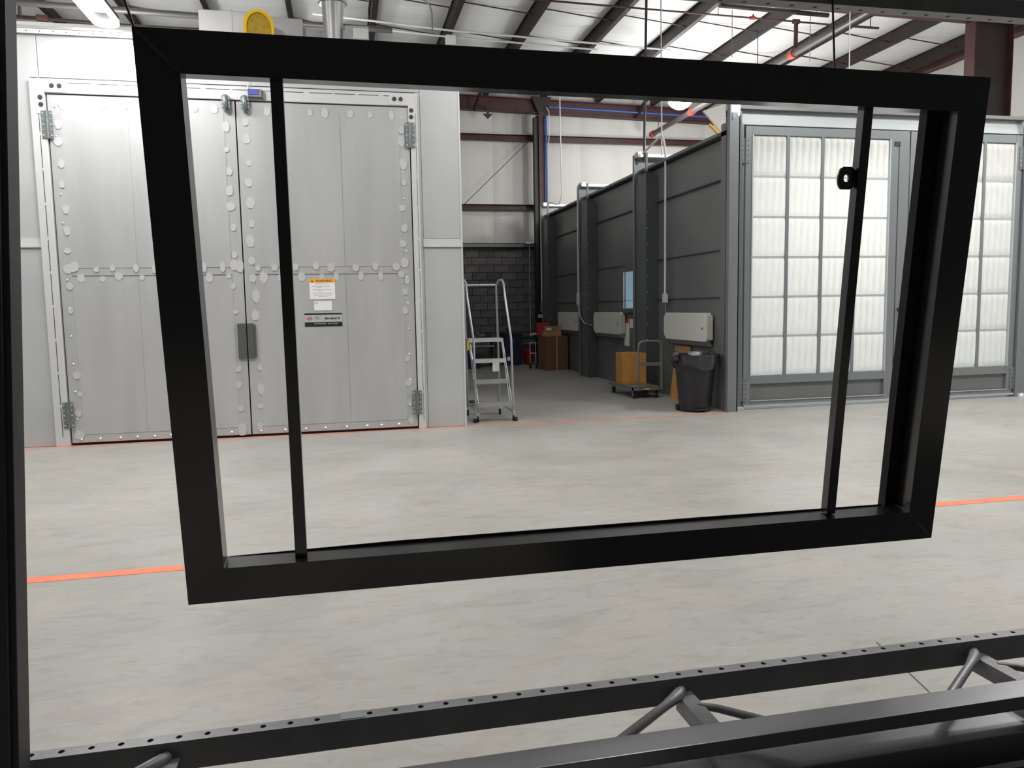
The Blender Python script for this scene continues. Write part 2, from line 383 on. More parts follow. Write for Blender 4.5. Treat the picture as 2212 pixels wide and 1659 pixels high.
# hanging angle under the far rafter and diagonal rod brace
tag(MB().prism([(3.80, 6.62), (3.86, 6.62), (3.86, 6.42), (3.96, 6.42), (3.83, 6.30), (3.70, 6.42), (3.80, 6.42)], 1, 20.05, 20.098).obj('hanging_bracket', 'dark'),
    'small dark arrow-tipped bracket hanging on the far maroon roof beam', 'bracket')
for x0 in (3.62,):
    tag(MB().bar((x0, 19.6, 6.95), (x0-.16, 20.05, 6.5), .06, .06).obj('roof_brace', 'maroond'), 'short dark brace angled against the far roof beam, left of the arrow bracket', 'brace')
tag(MB().bar((8.05, 19.6, 6.95), (7.85, 20.05, 6.45), .07, .07).obj('roof_brace', 'maroond'), 'short maroon brace on the far roof beam right of the far column', 'brace')
tag(MB().tube([(5.15, 20.35, 6.0), (3.15, 20.35, 4.12)], .01, 6).obj('brace_rod', 'dark'), 'thin diagonal wire brace across the far white wall', 'wire')
bl = empty('air_line', (5.4, 20, 6.6), 'bright blue compressed air line along the far beam and down its column', 'pipe')
W_(MB().tube([(5.42, 19.95, 6.62), (10.6, 19.95, 6.50)], .022, 8), 'horizontal_run', 'blue', bl)
W_(MB().tube([(5.345, 19.98, 6.4), (5.345, 19.98, .9)], .03, 8), 'vertical_run', 'blue', bl)
W_(MB().tube([(5.36, 19.98, 6.62), (5.42, 19.95, 6.5), (5.43, 19.95, 6.0), (5.40, 19.97, 5.7)], .012, 6), 'grey_hose', 'cable', bl)

# ---------------------------------------------------------------- aluminium booth at the left
bo = empty('spray_booth', (-1.09, 9.5, 0), 'large pale galvanised metal booth with closed double doors on the left', 'booth')
def bw(mb, name, m, bevel=0): return W_(mb, name, m, bo, bevel)
bw(B(-6.5, -6.45, 9.52, 16.5, 0, 4.5).box(1.40, 1.45, 9.52, 16.5, 0, 4.5).box(-6.5, 1.45, 16.45, 16.5, 0, 4.5).box(-6.5, 1.45, 9.52, 16.5, 4.45, 4.5), 'booth_shell', 'alu2')
Yb = 9.49
def skin(x0, x1, z0, z1): bw(B(x0+.003, x1-.003, Yb, Yb+.04, z0+.003, z1-.003), 'skin_panel', 'alu2', .003)
skin(-6.5, -5.2, 0, 4.47); skin(-5.2, -3.105, 2.3, 4.47); skin(-5.2, -3.18, 0, 2.22)
skin(-3.105, .985, 4.02, 4.47); skin(.985, 1.46, 2.31, 4.47); skin(.985, 1.46, 0, 2.21)
bw(B(-3.19, -3.1, Yb, Yb+.04, 2.3, 4.02), 'filler_strip', 'alu2')
bw(B(.93, .985, Yb, Yb+.04, 0, 4.02), 'filler_strip', 'alu2')
for x0, x1 in ((-5.2, -3.18), (.985, 1.46)):
    bw(B(x0, x1, Yb-.02, Yb, 2.21, 2.235).box(x0, x1, Yb-.006, Yb, 2.235, 2.31), 'joint_trim', 'trimalu')
bw(B(-6.5, 1.46, Yb-.035, Yb+.03, 4.515, 4.525).box(-6.5, 1.46, Yb-.035, Yb-.03, 4.465, 4.52), 'top_flange', 'trimalu')
mb = MB()
for k in range(60):
    x = -6.3+k*.13
    if x < 1.4: mb.disc((x, Yb-.036, 4.49), .006, 1, -.003, 6)
tag(bw(mb, 'flange_rivets', 'bolt'), kind='stuff')
bw(B(1.445, 1.465, Yb-.008, Yb+.05, 0, 4.47), 'corner_edge', 'trimalu')
# door surround
Yd = Yb-.05
bw(B(-3.19, -3.045, Yd, Yb+.02, 0, 4.0), 'door_jamb', 'trimalu', .004)
bw(B(.865, .95, Yd, Yb+.02, 0, 4.0), 'door_jamb', 'trimalu', .004)
bw(B(-3.045, .865, Yd, Yb+.02, 3.85, 4.0), 'door_head', 'trimalu', .004)
mb = MB(); x = -2.8
while x < .6:
    mb.box(x, x+random.uniform(.2, .26), Yd-.0015, Yd, 3.955, 3.962); x += .28
z = .1
while z < 3.6:
    mb.box(-3.117, -3.110, Yd-.0015, Yd, z, z+.34); mb.box(.925, .929, Yd-.0015, Yd, z, z+.34); z += .37
bw(mb, 'slot_line', 'seam').__setitem__('kind', 'stuff')
for s, x0 in ((1, -3.13), (-1, .925)):
    pl = MB().prism([(x0, 3.975), (x0+s*.3, 3.975), (x0+s*.3, 3.856), (x0+s*.082, 3.856), (x0+s*.082, 3.63), (x0, 3.63)], 1, Yd-.006, Yd)
    cp = bw(pl, 'corner_plate', 'trimalu', .002)
    for (bx, bz) in ((.165, 3.925), (.24, 3.925), (.045, 3.80), (.048, 3.725)):
        sub(MB().disc((x0+s*bx, Yd-.006, bz), .024, 1, -.008, 14).disc((x0+s*bx, Yd-.014, bz), .012, 1, -.004, 10), 'bolt', 'bolt', cp)
bw(B(-3.045, .865, Yb+.01, Yb+.02, 0, 3.85), 'door_recess', 'seam')
# leaves
def leaf(x0, x1, seam, flip):
    d = bw(B(x0, x1, Yb-.03, Yb+.006, .03, 3.838), 'door_leaf', 'alu', .004)
    e = .12
    for (a, b) in ((x0+e, seam), (seam, x1-e)):
        for (c, f) in ((.12, 1.86), (1.98, 3.72)):
            sub(B(a+.002, b-.002, Yb-.034, Yb-.03, c+.002, f-.002), 'door_panel', 'alu', d)
    sub(B(x0+.12, x1-.12, Yb-.0345, Yb-.030, 1.895, 1.898), 'mid_seam', 'seam', d)
    mb = MB(); cnt = [0]; random.seed(int(x0*100))
    def sp(x, z):
        if x0+.03 < x < x1-.03:
            n = 14; r = random.uniform(.028, .05); q = random.uniform(1, 1.7)
            pts = [(x+r*math.cos(2*PI*k/n)*random.uniform(.85, 1.1), z+r*q*math.sin(2*PI*k/n)*random.uniform(.85, 1.1)) for k in range(n)]
            cnt[0] += 1; mb.prism(pts, 1, Yb-.0352-.00006*cnt[0], Yb-.0342)
    z = .12
    while z < 3.75:
        if not 0.85 < z < 1.4:
            sp(x0+.10+random.uniform(-.02, .02), z); sp(x1-.10+random.uniform(-.02, .02), z+random.uniform(-.05, .05))
        z += random.uniform(.18, .27)
    x = x0+.15
    while x < x1:
        sp(x, 1.98+random.uniform(-.02, .02)); sp(x+.06, 1.87+random.uniform(-.02, .02))
        if random.random() < .7: sp(x, 3.74)
        x += random.uniform(.16, .3)
    tag(sub(mb, 'sanded_weld_spots', 'spot', d), kind='stuff')
    mb = MB(); x = x0+.1
    while x < x1-.05:
        mb.tube([(x, Yb-.034, .065), (x, Yb-.042, .065)], [.016, .006], 8); x += random.uniform(.17, .28)
    z = .3
    while z < 3.8:
        xx = x0+.02 if not flip else x1-.03
        mb.tube([(xx+.05*(1 if not flip else -1), Yb-.034, z), (xx+.05*(1 if not flip else -1), Yb-.04, z)], [.011, .004], 8); z += .31
    tag(sub(mb, 'raised_rivets', 'zincb', d), kind='stuff')
    return d
leaf(-3.03, -1.107, -2.23, False); leaf(-1.093, .852, .05, True)
# hinges
def hinge(x, z):
    h = bw(B(x-.055, x-.008, Yd-.012, Yd-.004, z-.145, z+.145).box(x+.008, x+.055, Yd-.012, Yd-.004, z-.145, z+.145), 'hinge', 'zinc', .002)
    sub(MB().tube([(x, Yd-.012, z-.147), (x, Yd-.012, z+.15)], .011, 10), 'hinge_pin', 'zinc', h)
    mb = MB()
    for dx in (-.04, .04):
        for k in range(5): mb.disc((x+dx, Yd-.012, z-.115+k*.0575), .009 if k % 2 == 0 else .006, 1, -.005, 8)
    sub(mb, 'hinge_screws', 'zincb', h)['kind'] = 'stuff'
for x, z in ((-3.035, 3.515), (-3.04, .35), (.858, 3.515), (.852, .33)): hinge(x, z)
for x in (-1.195, -.99):
    l = bw(MB().tube([(x, Yd-.05, 3.73), (x, Yd-.06, 3.76), (x, Yd-.06, 3.86), (x, Yd-.05, 3.885)], [.012, .024, .024, .012], 12), 'door_latch', 'zinc')
    sub(MB().prism([(x-.045, 3.75), (x-.02, 3.715), (x+.02, 3.715), (x+.045, 3.75), (x+.045, 3.87), (x+.02, 3.895), (x-.02, 3.895), (x-.045, 3.87)], 1, Yd-.04, Yd-.002), 'latch_plate', 'zinc', l)
    mb = MB()
    for dx in (-.035, .035):
        for dz in (3.765, 3.80, 3.85): mb.disc((x+dx, Yd-.04, dz), .008, 1, -.004, 8)
    sub(mb, 'latch_screws', 'zincb', l)['kind'] = 'stuff'
bw(B(-1.20, -1.112, Yb-.055, Yb-.03, .925, 1.335), 'pull_plate', 'handle', .003)
bw(B(-1.088, -1.02, Yb-.055, Yb-.03, .925, 1.335).box(-1.02, -.998, Yb-.05, Yb-.028, .94, 1.32), 'pull_plate', 'handle', .003)
lt = bw(B(-.955, -.80, Yd-.05, Yd-.005, 3.875, 3.965).box(-.80, -.77, Yd-.03, Yd-.005, 3.86, 3.95), 'limit_switch', 'zinc', .006)
sub(B(-.95, -.84, Yd-.056, Yd-.05, 3.90, 3.96), 'switch_label', 'bluedev', lt)
sub(MB().tube([(-.945, Yd-.02, 3.95), (-.95, Yd-.02, 4.1), (-.955, Yd-.02, 4.5)], .007, 8), 'switch_wire', 'cable', lt)
# signs on the right leaf
ys = Yb-.037
sg = bw(B(-.372, -.078, ys-.001, ys+.001, 1.600, 1.838), 'warning_sign', 'paper')
sub(B(-.372, -.078, ys-.0016, ys-.001, 1.795, 1.838), 'orange_band', 'signo', sg)
text('WARNING', .040, 'lettering', 'signt', (-.302, ys-.002, 1.802), sg, sx=1.02, bold=.0006)
sub(MB().prism([(-.355, 1.802), (-.325, 1.802), (-.34, 1.828)], 1, ys-.003, ys-.0017), 'alert_triangle', 'signt', sg)
mb = MB(); random.seed(11)
for (z, a, b) in ((1.776, -.31, -.15), (1.749, -.335, -.14), (1.735, -.285, -.23), (1.709, -.335, -.12), (1.694, -.285, -.225), (1.668, -.335, -.105), (1.645, -.32, -.12), (1.629, -.27, -.17)):
    x = a
    while x < b:
        w = random.uniform(.012, .03); mb.box(x, min(b, x+w), ys-.0014, ys-.001, z, z+.006); x += w+.005
sub(mb, 'fine_print', 'greytext', sg)
lb = bw(B(-.327, -.12, ys-.001, ys+.001, 1.468, 1.578), 'paper_label', 'paper')
sub(B(-.318, -.285, ys-.0014, ys-.001, 1.55, 1.560), 'fine_print', 'greytext', lb)
bn = bw(B(-.442, -.01, ys-.001, ys+.001, 1.280, 1.437), 'company_banner', 'alu2')
sub(B(-.442, -.01, ys-.0016, ys-.001, 1.418, 1.437), 'black_band', 'signk', bn)
sub(B(-.442, -.01, ys-.0016, ys-.001, 1.280, 1.332), 'black_band', 'signk', bn)
text('800-848-8738', .0335, 'phone_number', 'signk', (-.212, ys-.002, 1.362), bn, sx=.93, bold=.0006)
text('12731 Norway Road     Osseo, WI 54758', .017, 'address_line', 'paper', (-.335, ys-.0022, 1.308), bn, sx=.93)
text('GLOBAL\nFINISHING\nSOLUTIONS', .0125, 'name_lines', 'greytext', (-.328, ys-.002, 1.392), bn)
mb = MB(); c0 = (-.383, 1.375)
ring = [(c0[0]+.033*math.cos(2*PI*k/24), c0[1]+.033*math.sin(2*PI*k/24)) for k in range(24)]
sub(mb.prism(ring, 1, ys-.0015, ys-.001), 'logo_disc', 'greytext', bn)
text('GFS', .032, 'logo_letters', 'pink', (-.425, ys-.003, 1.364), bn, sx=1.3, bold=.001)

# floor tapes
tag(B(-6.4, 5.0, 9.405, 9.445, .0004, .0016).obj('floor_tape', 'orange'), 'orange tape line on the floor at the foot of the left booth', 'tape')
tag(MB().bar((-9, 4.62, .001), (13.5, 4.70, .001), .095, .0012).obj('floor_tape', 'orange'), 'orange tape line across the open floor behind the black frame', 'tape')

# roof gear on the left booth
du = empty('roof_duct', (-1, 10.9, 4.53), 'long grey rectangular sheet duct lying on the left booth roof', 'duct')
W_(B(-1.6, -1.0, 10.5, 11.2, 4.53, 5.19).box(-1.01, -.36, 10.52, 11.18, 4.53, 5.15), 'duct_body', 'galvduct', du, .01)
W_(B(-1.215, -1.205, 10.49, 11.21, 4.53, 5.2), 'duct_seam', 'galvduct', du)
W_(B(-3.9, -1.6, 10.9, 10.98, 5.02, 5.06), 'side_tray', 'white', du)
W_(B(-.36, -.1, 10.6, 11.1, 4.53, 5.06), 'duct_end_box', 'galvduct', du)
vd = empty('exhaust_stack', (.02, 10.5, 4.53), 'round grey exhaust stack with a flange ring rising from the left booth roof', 'duct')
W_(MB().lathe([(.11, .0), (.115, .42), (.14, .84), (.15, .88), (.15, 2.6)], (.02, 10.5, 4.53)), 'stack_pipe', 'galvduct', vd)
W_(MB().lathe([(.14, -.012), (.185, -.012), (.185, .012), (.14, .012)], (.02, 10.5, 5.36)), 'flange_ring', 'galvduct', vd)
W_(B(-.13, .16, 10.35, 10.65, 4.53, 4.55).box(.165, .46, 10.4, 10.7, 4.53, 5.06), 'stack_base', 'galvduct', vd)
W_(B(.26, .45, 10.39, 10.4, 4.9, 5.03), 'white_plate', 'white', vd)
def guard(name, cx, y, z0, zt, r, rot, label, flip=False):
    e = empty(name, (cx, y, z0), label, 'guard', rz=rot)
    H = zt-z0-r; pts = [(-r, 0), (r, 0)]+[(r*math.cos(a), H+r*math.sin(a)) for a in [PI*k/14 for k in range(15)]]
    if flip: pts = [(x, -z+ (zt-z0)) for x, z in pts]
    MB().prism([(x*.86, z if z < .01 else z-.14*r) for x, z in pts] if not flip else [(x*.86, z) for x, z in pts], 1, .02, .10).obj('mesh_cover', 'yellowd', e)
    outer = [p for p in pts[2:]]; outer = [pts[1]]+outer+[pts[0]]
    mb = MB(); k = len(outer)
    inn = [(x*.82, z if abs(z-(0 if not flip else zt-z0)) < .01 else (z-.18*r if not flip else z+.18*r)) for x, z in outer]
    for i in range(k-1):
        a, b, c, d = outer[i], outer[i+1], inn[i+1], inn[i]
        mb.add([(q[0], yy, q[1]) for yy in (0, .12) for q in (a, b, c, d)], [(0, 1, 2, 3), (7, 6, 5, 4), (0, 4, 5, 1), (2, 6, 7, 3), (1, 5, 6, 2), (3, 7, 4, 0)])
    mb.obj('guard_rim', 'yellow', e)
    B(r, r+.05, .0, .12, 0 if not flip else (zt-z0-.1), .12 if not flip else (zt-z0)).obj('side_bracket', 'dark', e)
    B(-r-.04, -r, .0, .12, .02 if not flip else (zt-z0-.1), .14 if not flip else (zt-z0)).obj('side_bracket', 'dark', e)
    return e
guard('belt_guard', -.86, 10.15, 4.53, 5.10, .175, .15, 'yellow round-topped belt guard on the roof of the left booth')

# lamps
def cap_outline(r, L, n=10):
    return [(r*math.cos(a), L/2+r*math.sin(a)) for a in [PI*k/n for k in range(n+1)]]+[(r*math.cos(a), -L/2+r*math.sin(a)) for a in [PI+PI*k/n for k in range(n+1)]]
la = empty('high_bay_lamp', (-2.36, 8.76, 4.56), 'long glowing lamp with rounded end at upper left above the left booth', 'lamp', rz=0)
o = cap_outline(.13, 1.15); i_ = cap_outline(.095, 1.15)
mb = MB(); k = len(o)
mb.add([(x, y, 0) for x, y in o]+[(x, y, 0) for x, y in i_]+[(x, y, .05) for x, y in o]+[(x, y, .05) for x, y in i_],
       [f for a in range(k) for f in ((a, (a+1) % k, k+(a+1) % k, k+a), (2*k+a, 2*k+(a+1) % k, 3*k+(a+1) % k, 3*k+a), (a, 2*k+a, 2*k+(a+1) % k, (a+1) % k), (k+a, k+(a+1) % k, 3*k+(a+1) % k, 3*k+a))])
mb.obj('glowing_rim', 'lamp', la)
B(-.085, .085, -.62, .28, .015, .04).obj('light_panel', 'lamp', la)
MB().prism(o, 2, .052, .09).obj('lamp_housing', 'dark', la)
for yy in (-.5, .5): MB().tube([(0, yy, .09), (0, yy, 2.55)], .004, 5).obj('hanger_wire', 'dark', la)
la.rotation_euler = (0, 0, 0)
l2 = empty('high_bay_lamp', (7.87, 17.3, 6.16), 'round glowing lamp hanging far back, just under the black frame top bar', 'lamp')
MB().lathe([(.0, -.17), (.1, -.155), (.2, -.10), (.26, -.03), (.27, .03)], n=28).obj('glowing_lens', 'lamp', l2)
MB().lathe([(.28, .0), (.28, .05), (.12, .12), (.06, .2), (0, .2)], n=28).obj('lamp_housing', 'lampbody', l2)
MB().tube([(0, 0, .2), (0, 0, .95)], .006, 5).obj('hanger_wire', 'dark', l2)
l3 = empty('hook_glint', (5.125, 9.47, 4.0), 'thin glowing upright streak standing in for a glint at the top of the grey booth corner column', 'lamp')  # emissive streak in place of a specular glint, no lamp here
MB().tube([(-.004, 0, .13), (-.002, 0, .1), (0, 0, 0), (.004, 0, -.08), (.007, 0, -.11)], [.006, .018, .021, .015, .005], 10).obj('glint_streak', 'tube', l3)
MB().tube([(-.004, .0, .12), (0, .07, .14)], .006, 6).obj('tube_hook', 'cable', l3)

# ---------------------------------------------------------------- grey booth at the right
gb = empty('filter_booth', (7.6, 9.7, 0), 'large grey steel booth with white filter doors on the right', 'booth')
def gw(mb, name, m, bevel=0): return W_(mb, name, m, gb, bevel)
XW = 5.12; YE = 19.4
ycols = [(12.06, 12.62), (15.18, 15.75), (18.28, 18.85)]
bays_ = [(9.62, 12.6), (12.6, 15.74), (15.74, 18.84), (18.84, YE)]
seams = [0, 1.55, 2.20, 3.14, 3.69]
gw(B(XW+.045, XW+.06, 9.8, 12.65, 0, 3.69).box(XW+.045, XW+.06, 13.88, YE, 0, 3.69).box(XW+.045, XW+.06, 12.65, 13.88, 2.2, 3.69), 'inner_lining', 'boothwhite')
for bi, (y0, y1) in enumerate(bays_):
    for k in range(4):
        z0, z1 = seams[k], seams[k+1]
        if bi == 1 and z1 <= 2.21:
            gw(B(XW, XW+.04, 13.90, y1-.004, z0+.006, z1-.006), 'wall_panel', 'gb', .003)
            continue
        gw(B(XW, XW+.04, y0+.004, y1-.004, z0+.006, z1-.006), 'wall_panel', 'gb', .003)
mb = MB()
for z, t, d in ((3.14, .02, .05), (2.2, .012, .03), (1.55, .008, .02)):
    for y0, y1 in bays_: mb.box(XW-d, XW, y0, y1, z-t/2, z+t/2)
gw(mb, 'seam_flange', 'gbd')
gw(B(XW-.07, XW-.002, 9.62, YE, 3.69, 3.75), 'wall_top_angle', 'dark')
# side door with window
sd = gw(MB().box(XW-.01, XW+.03, 12.66, 13.86, .03, 1.42).box(XW-.01, XW+.03, 12.66, 13.86, 2.08, 2.19).box(XW-.01, XW+.03, 13.67, 13.86, 1.42, 2.08).box(XW-.01, XW+.03, 12.66, 12.90, 1.42, 2.08), 'side_door', 'gb')
sub(B(XW+.006, XW+.012, 12.90, 13.67, 1.42, 2.08), 'window_pane', 'glass', sd)
sub(B(XW-.02, XW-.01, 12.88, 13.69, 1.405, 1.42).box(XW-.02, XW-.01, 13.67, 13.69, 1.42, 2.08).box(XW-.02, XW-.01, 12.88, 12.90, 1.42, 2.08), 'window_bead', 'cable', sd)
sub(B(XW-.06, XW-.01, 13.1, 13.6, 1.30, 1.34), 'door_handle', 'dark', sd)
gw(B(XW-.025, XW-.005, 13.87, 13.89, 0, 2.2), 'door_edge_strip', 'gbl')
nt_ = gw(B(XW-.02, XW-.014, 13.38, 13.62, .72, 1.22), 'paper_notice', 'paper')
sub(B(XW-.0215, XW-.02, 13.40, 13.62, 1.14, 1.22), 'red_header', 'red', nt_)
gw(B(XW-.02, XW-.014, 13.10, 13.34, 1.06, 1.22), 'paper_notice', 'paper')
# booth columns on the alley side
for (y0, y1) in ycols:
    c = gw(B(4.88, 5.46, y1-.03, y1-.02, 0 if False else 3.74, 3.93).box(4.88, 5.118, y1-.03, y1-.02, 0, 3.74).box(4.872, 4.882, y1-.09, y1-.02, 0, 3.97), 'side_column', 'gbl')
    gy = y0+.02  # dark chamfered sheets over the column, front darker than side
    sub(MB().prism([(gy, 0), (y1-.1, 0), (y1-.1, 3.36), (y1-.2, 3.62), (gy, 3.62)], 0, 4.900, 4.910), 'dark_side_sheet', 'gbl2', c)
    sub(MB().prism([(4.90, 0), (5.118, 0), (5.118, 3.44), (5.02, 3.60), (4.90, 3.60)], 1, gy-.012, gy-.002), 'dark_front_sheet', 'gbd', c)
    sub(B(4.895, 5.03, gy-.014, gy+.2, 3.60, 3.63), 'dark_sheet_cap', 'dark', c)
    sub(B(4.905, 4.935, gy, gy+.04, 3.62, 3.93), 'support_post', 'cabled', c)
    mb = MB()
    for k in range(9): mb.disc((4.92, y0+.008, .9+.26*k), .009, 1, -.004, 6)
    sub(mb, 'screw_row', 'zincb', c)['kind'] = 'stuff'
    gw(B(4.90, 5.50, y1-.2, y1-.03, 3.92, 3.975).box(4.90, 5.0, y1-.2, y1-.04, 3.975, 4.01), 'bracket_arm', 'zincb', .004)
# front corner column, header, doors
gw(B(5.03, 5.05, 9.52, 9.60, 0, 4.14).box(5.05, 5.19, 9.54, 9.56, 0, 3.95).box(5.17, 5.19, 9.54, 9.66, 0, 3.95), 'corner_column', 'gbl', .003)
gw(B(5.05, 5.29, 9.66, 9.80, 0, 3.85), 'corner_recess', 'gb')
gw(MB().prism([(5.05, 4.14), (5.19, 4.14), (5.19, 3.80), (5.05, 3.70)], 1, 9.57, 9.60), 'corner_gusset', 'gbh')
hd = gw(B(5.29, 9.80, 9.72, 9.78, 3.845, 4.03), 'header_beam', 'gbh', .003)
sub(B(5.17, 9.95, 9.64, 9.86, 4.03, 4.075), 'header_flange', 'gb', hd)
sub(B(5.19, 5.29, 9.68, 9.72, 3.86, 4.03), 'header_end', 'gb', hd)
sub(MB().prism([(9.64, 4.03), (9.72, 4.03), (9.72, 3.85), (9.70, 3.85)], 0, 9.73, 9.745), 'header_stiffener', 'gbh', hd)
gw(B(5.29, 5.345, 9.72, 9.80, 0, 3.845), 'door_jamb', 'gbl', .003)
gw(B(9.80, 9.96, 9.66, 9.80, 0, 4.05), 'door_jamb', 'gbl', .003)
gw(B(9.95, 9.99, 9.70, YE, 0, 3.69), 'right_wall', 'gb')
gw(B(9.93, 9.945, 9.90, YE-.05, 0.01, 3.68), 'inner_lining', 'boothwhite')
gw(B(5.15, 9.99, YE-.04, YE, 0, 3.75), 'rear_wall', 'boothwhite')
gw(B(5.0, 9.99, 9.80, YE, 3.70, 3.74), 'booth_roof', 'gb')
gw(B(5.29, 9.8, 9.79, 9.80, 3.68, 4.0), 'leak_stop', 'gb')  # unseen sheet added to stop booth light leaking above the doors
gw(B(5.17, 9.94, 9.805, YE-.05, 3.69, 3.699), 'booth_ceiling', 'boothwhite')
gw(B(5.3, 9.9, 9.86, YE, .001, .004), 'booth_floor', 'boothwhite')
FZ = [.468+.5405*k for k in range(7)]
YDf = 9.70
def fpad(nm):
    random.seed(nm)
    ph = random.random()*9
    def fn(u, v):
        e = min(1, 9*min(u, 1-u))*min(1, 9*min(v, 1-v))
        y = -.03*e**.5+.030*(1-abs(math.sin(u*PI*5+.3*math.sin(v*3+ph))))**2*e+.004*math.sin(v*9+ph)*math.sin(u*14+ph)*e
        w = .006*math.sin(u*11+ph)*(1 if v in (0, 1) else 0)
        return (-.262+.524*u, y, -.262+.524*v+w*0)
    return MB().grid(fn, 36, 12).mesh('filter_pad', 'filter')
pads = [fpad(k) for k in range(5)]
def fleaf(x0, x1, cols, fx0, slotx, handle):
    fx1 = fx0+.5285*cols
    mb = B(x0, fx0, YDf, YDf+.05, .03, 3.825).box(fx1, x1, YDf, YDf+.05, .03, 3.825).box(fx0, fx1, YDf, YDf+.05, 3.712, 3.825).box(fx0, fx1, YDf, YDf+.05, .35, .468).box(fx0, fx1, YDf, YDf+.05, .03, .11)
    d = gw(mb, 'filter_door', 'gbl', .003)
    sub(B(fx0, fx1, YDf+.035, YDf+.05, .11, .35), 'kick_panel', 'gb', d)
    sub(B(x0, x1, YDf-.03, YDf, .03, .055).box(fx0, fx1, YDf-.012, YDf, .11, .122), 'bottom_rail', 'gbh', d)
    for c in range(1, cols): sub(B(fx0+.5285*c-.022, fx0+.5285*c+.022, YDf-.004, YDf+.02, .468, 3.712), 'grid_bar', 'gbl', d)
    for r in range(1, 6): sub(B(fx0, fx1, YDf+.012, YDf+.02, FZ[r]-.013, FZ[r]+.013), 'grid_wire', 'gbh', d)
    sub(B(fx0-.008, fx0+.008, YDf-.01, YDf+.02, .46, 3.715).box(fx1-.008, fx1+.008, YDf-.01, YDf+.02, .46, 3.715), 'grid_edge', 'gbh', d)['kind'] = 'stuff'
    for c in range(cols):
        for r in range(6):
            o = inst(random.choice(pads), 'filter_pad', (fx0+.5285*(c+.5), YDf+.022, FZ[r]+.27), d, sc=(.97, 1, 1.0))
    if slotx:
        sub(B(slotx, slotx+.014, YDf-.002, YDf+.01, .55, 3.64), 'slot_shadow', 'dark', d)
    if handle:
        sub(B(7.64, 7.73, YDf-.012, YDf, 3.62, 3.68), 'latch_block', 'dark', d)
        sub(MB().tube([(7.83, YDf, 1.40), (7.83, YDf-.05, 1.38), (7.83, YDf-.055, 1.31), (7.83, YDf-.05, 1.24), (7.83, YDf, 1.22)], .011, 8), 'pull_handle', 'cable', d)
        sub(B(7.76, 7.80, YDf-.02, YDf, 1.32, 1.36), 'lock_knob', 'dark', d)
    return d
random.seed(2)
fleaf(5.36, 7.886, 4, 5.462, 7.71, True); fleaf(7.905, 9.785, 3, 8.085, 7.995, False)
def ghinge(x, z):
    h = gw(B(x-.06, x-.012, YDf-.012, YDf, z-.16, z+.16).box(x+.012, x+.06, YDf-.012, YDf, z-.16, z+.16), 'hinge', 'gbl', .002)
    sub(MB().tube([(x, YDf-.014, z-.17), (x, YDf-.014, z+.17)], .012, 8), 'hinge_pin', 'gb', h)
    mb = MB()
    for dx in (-.04, .04):
        for k in range(5): mb.disc((x+dx, YDf-.012, z-.13+k*.065), .009, 1, -.003, 8)
    sub(mb, 'hinge_screws', 'gbd', h)['kind'] = 'stuff'
for x, z in ((5.35, 3.5), (5.35, .28), (9.79, 3.5), (9.79, .28)): ghinge(x, z)
gw(B(5.17, 5.32, 9.60, 9.72, 0, .05), 'base_foot', 'gbh', .004)
gw(MB().lathe([(.0, .06), (.05, .05), (.06, 0)], (9.87, 9.62, 0), 12), 'base_foot', 'gbh')
# roof gear on the grey booth
gu = guard('belt_guard', 6.85, 12.0, 4.60, 5.15, .24, -.1, 'yellow rounded belt guard above the grey booth, mostly hidden by the black bar', flip=True)
B(-.04, .04, .02, .08, -.86, .05).obj('guard_post', 'gb', gu)
gp = empty('fan_plate', (6.1, 12.1, 3.9), 'cream triangular fan plate with yellow edge above the grey booth corner', 'plate')
W_(MB().prism([(5.90, 4.62), (6.3, 4.75), (6.32, 4.2)], 1, 12.08, 12.12), 'plate_sheet', 'insulw', gp)
W_(MB().bar((6.0, 12.06, 4.40), (6.30, 12.06, 4.14), .05, .03), 'yellow_edge', 'yellow', gp)
W_(B(6.28, 6.34, 12.05, 12.15, 3.9, 4.2), 'plate_leg', 'gb', gp)

# light boxes on the booth side
for k, (y0, y1, lab) in enumerate(((10.10, 11.56, 'white chamfered light box on the grey booth side, nearest, above the trash can'),
                                   (13.58, 15.12, 'white chamfered light box on the grey booth side, middle one beside the side door'),
                                   (16.22, 17.80, 'white chamfered light box on the grey booth side, farthest, above the small carton'))):
    e = empty('light_box', (XW, (y0+y1)/2, 1.1), lab, 'light box', 'light boxes along the booth side')
    ya, yb = y0-e.location.y, y1-e.location.y
    X0 = -.13
    vs = [(X0, ya, -.14), (X0, ya, .24), (X0, yb-.06, .24), (X0, yb, .19), (X0, yb, -.12), (X0, yb-.07, -.17), (X0, ya+.0, -.17)]
    mb = MB().prism([(ya, -.17), (ya, .24), (yb-.07, .24), (yb, .18), (yb, -.10), (yb-.09, -.17)], 0, X0, -.045)
    mb.obj('box_cover', 'white', e, bevel=.006)
    MB().prism([(X0, -.17), (-.045, -.17), (-.03, -.24), (-.09, -.235)], 1, ya, yb-.09).obj('lower_chamfer', 'cabled', e)
    B(-.045, -.032, ya+.06, yb-.06, -.2, .2).obj('back_plate', 'cream', e)
    B(-.125, -.03, ya-.035, ya, -.15, .21).obj('end_cover', 'cream', e, bevel=.01)
    MB().disc((X0, ya+.1, .02), .016, 0, -.012, 10).obj('latch_knob', 'zinc', e)

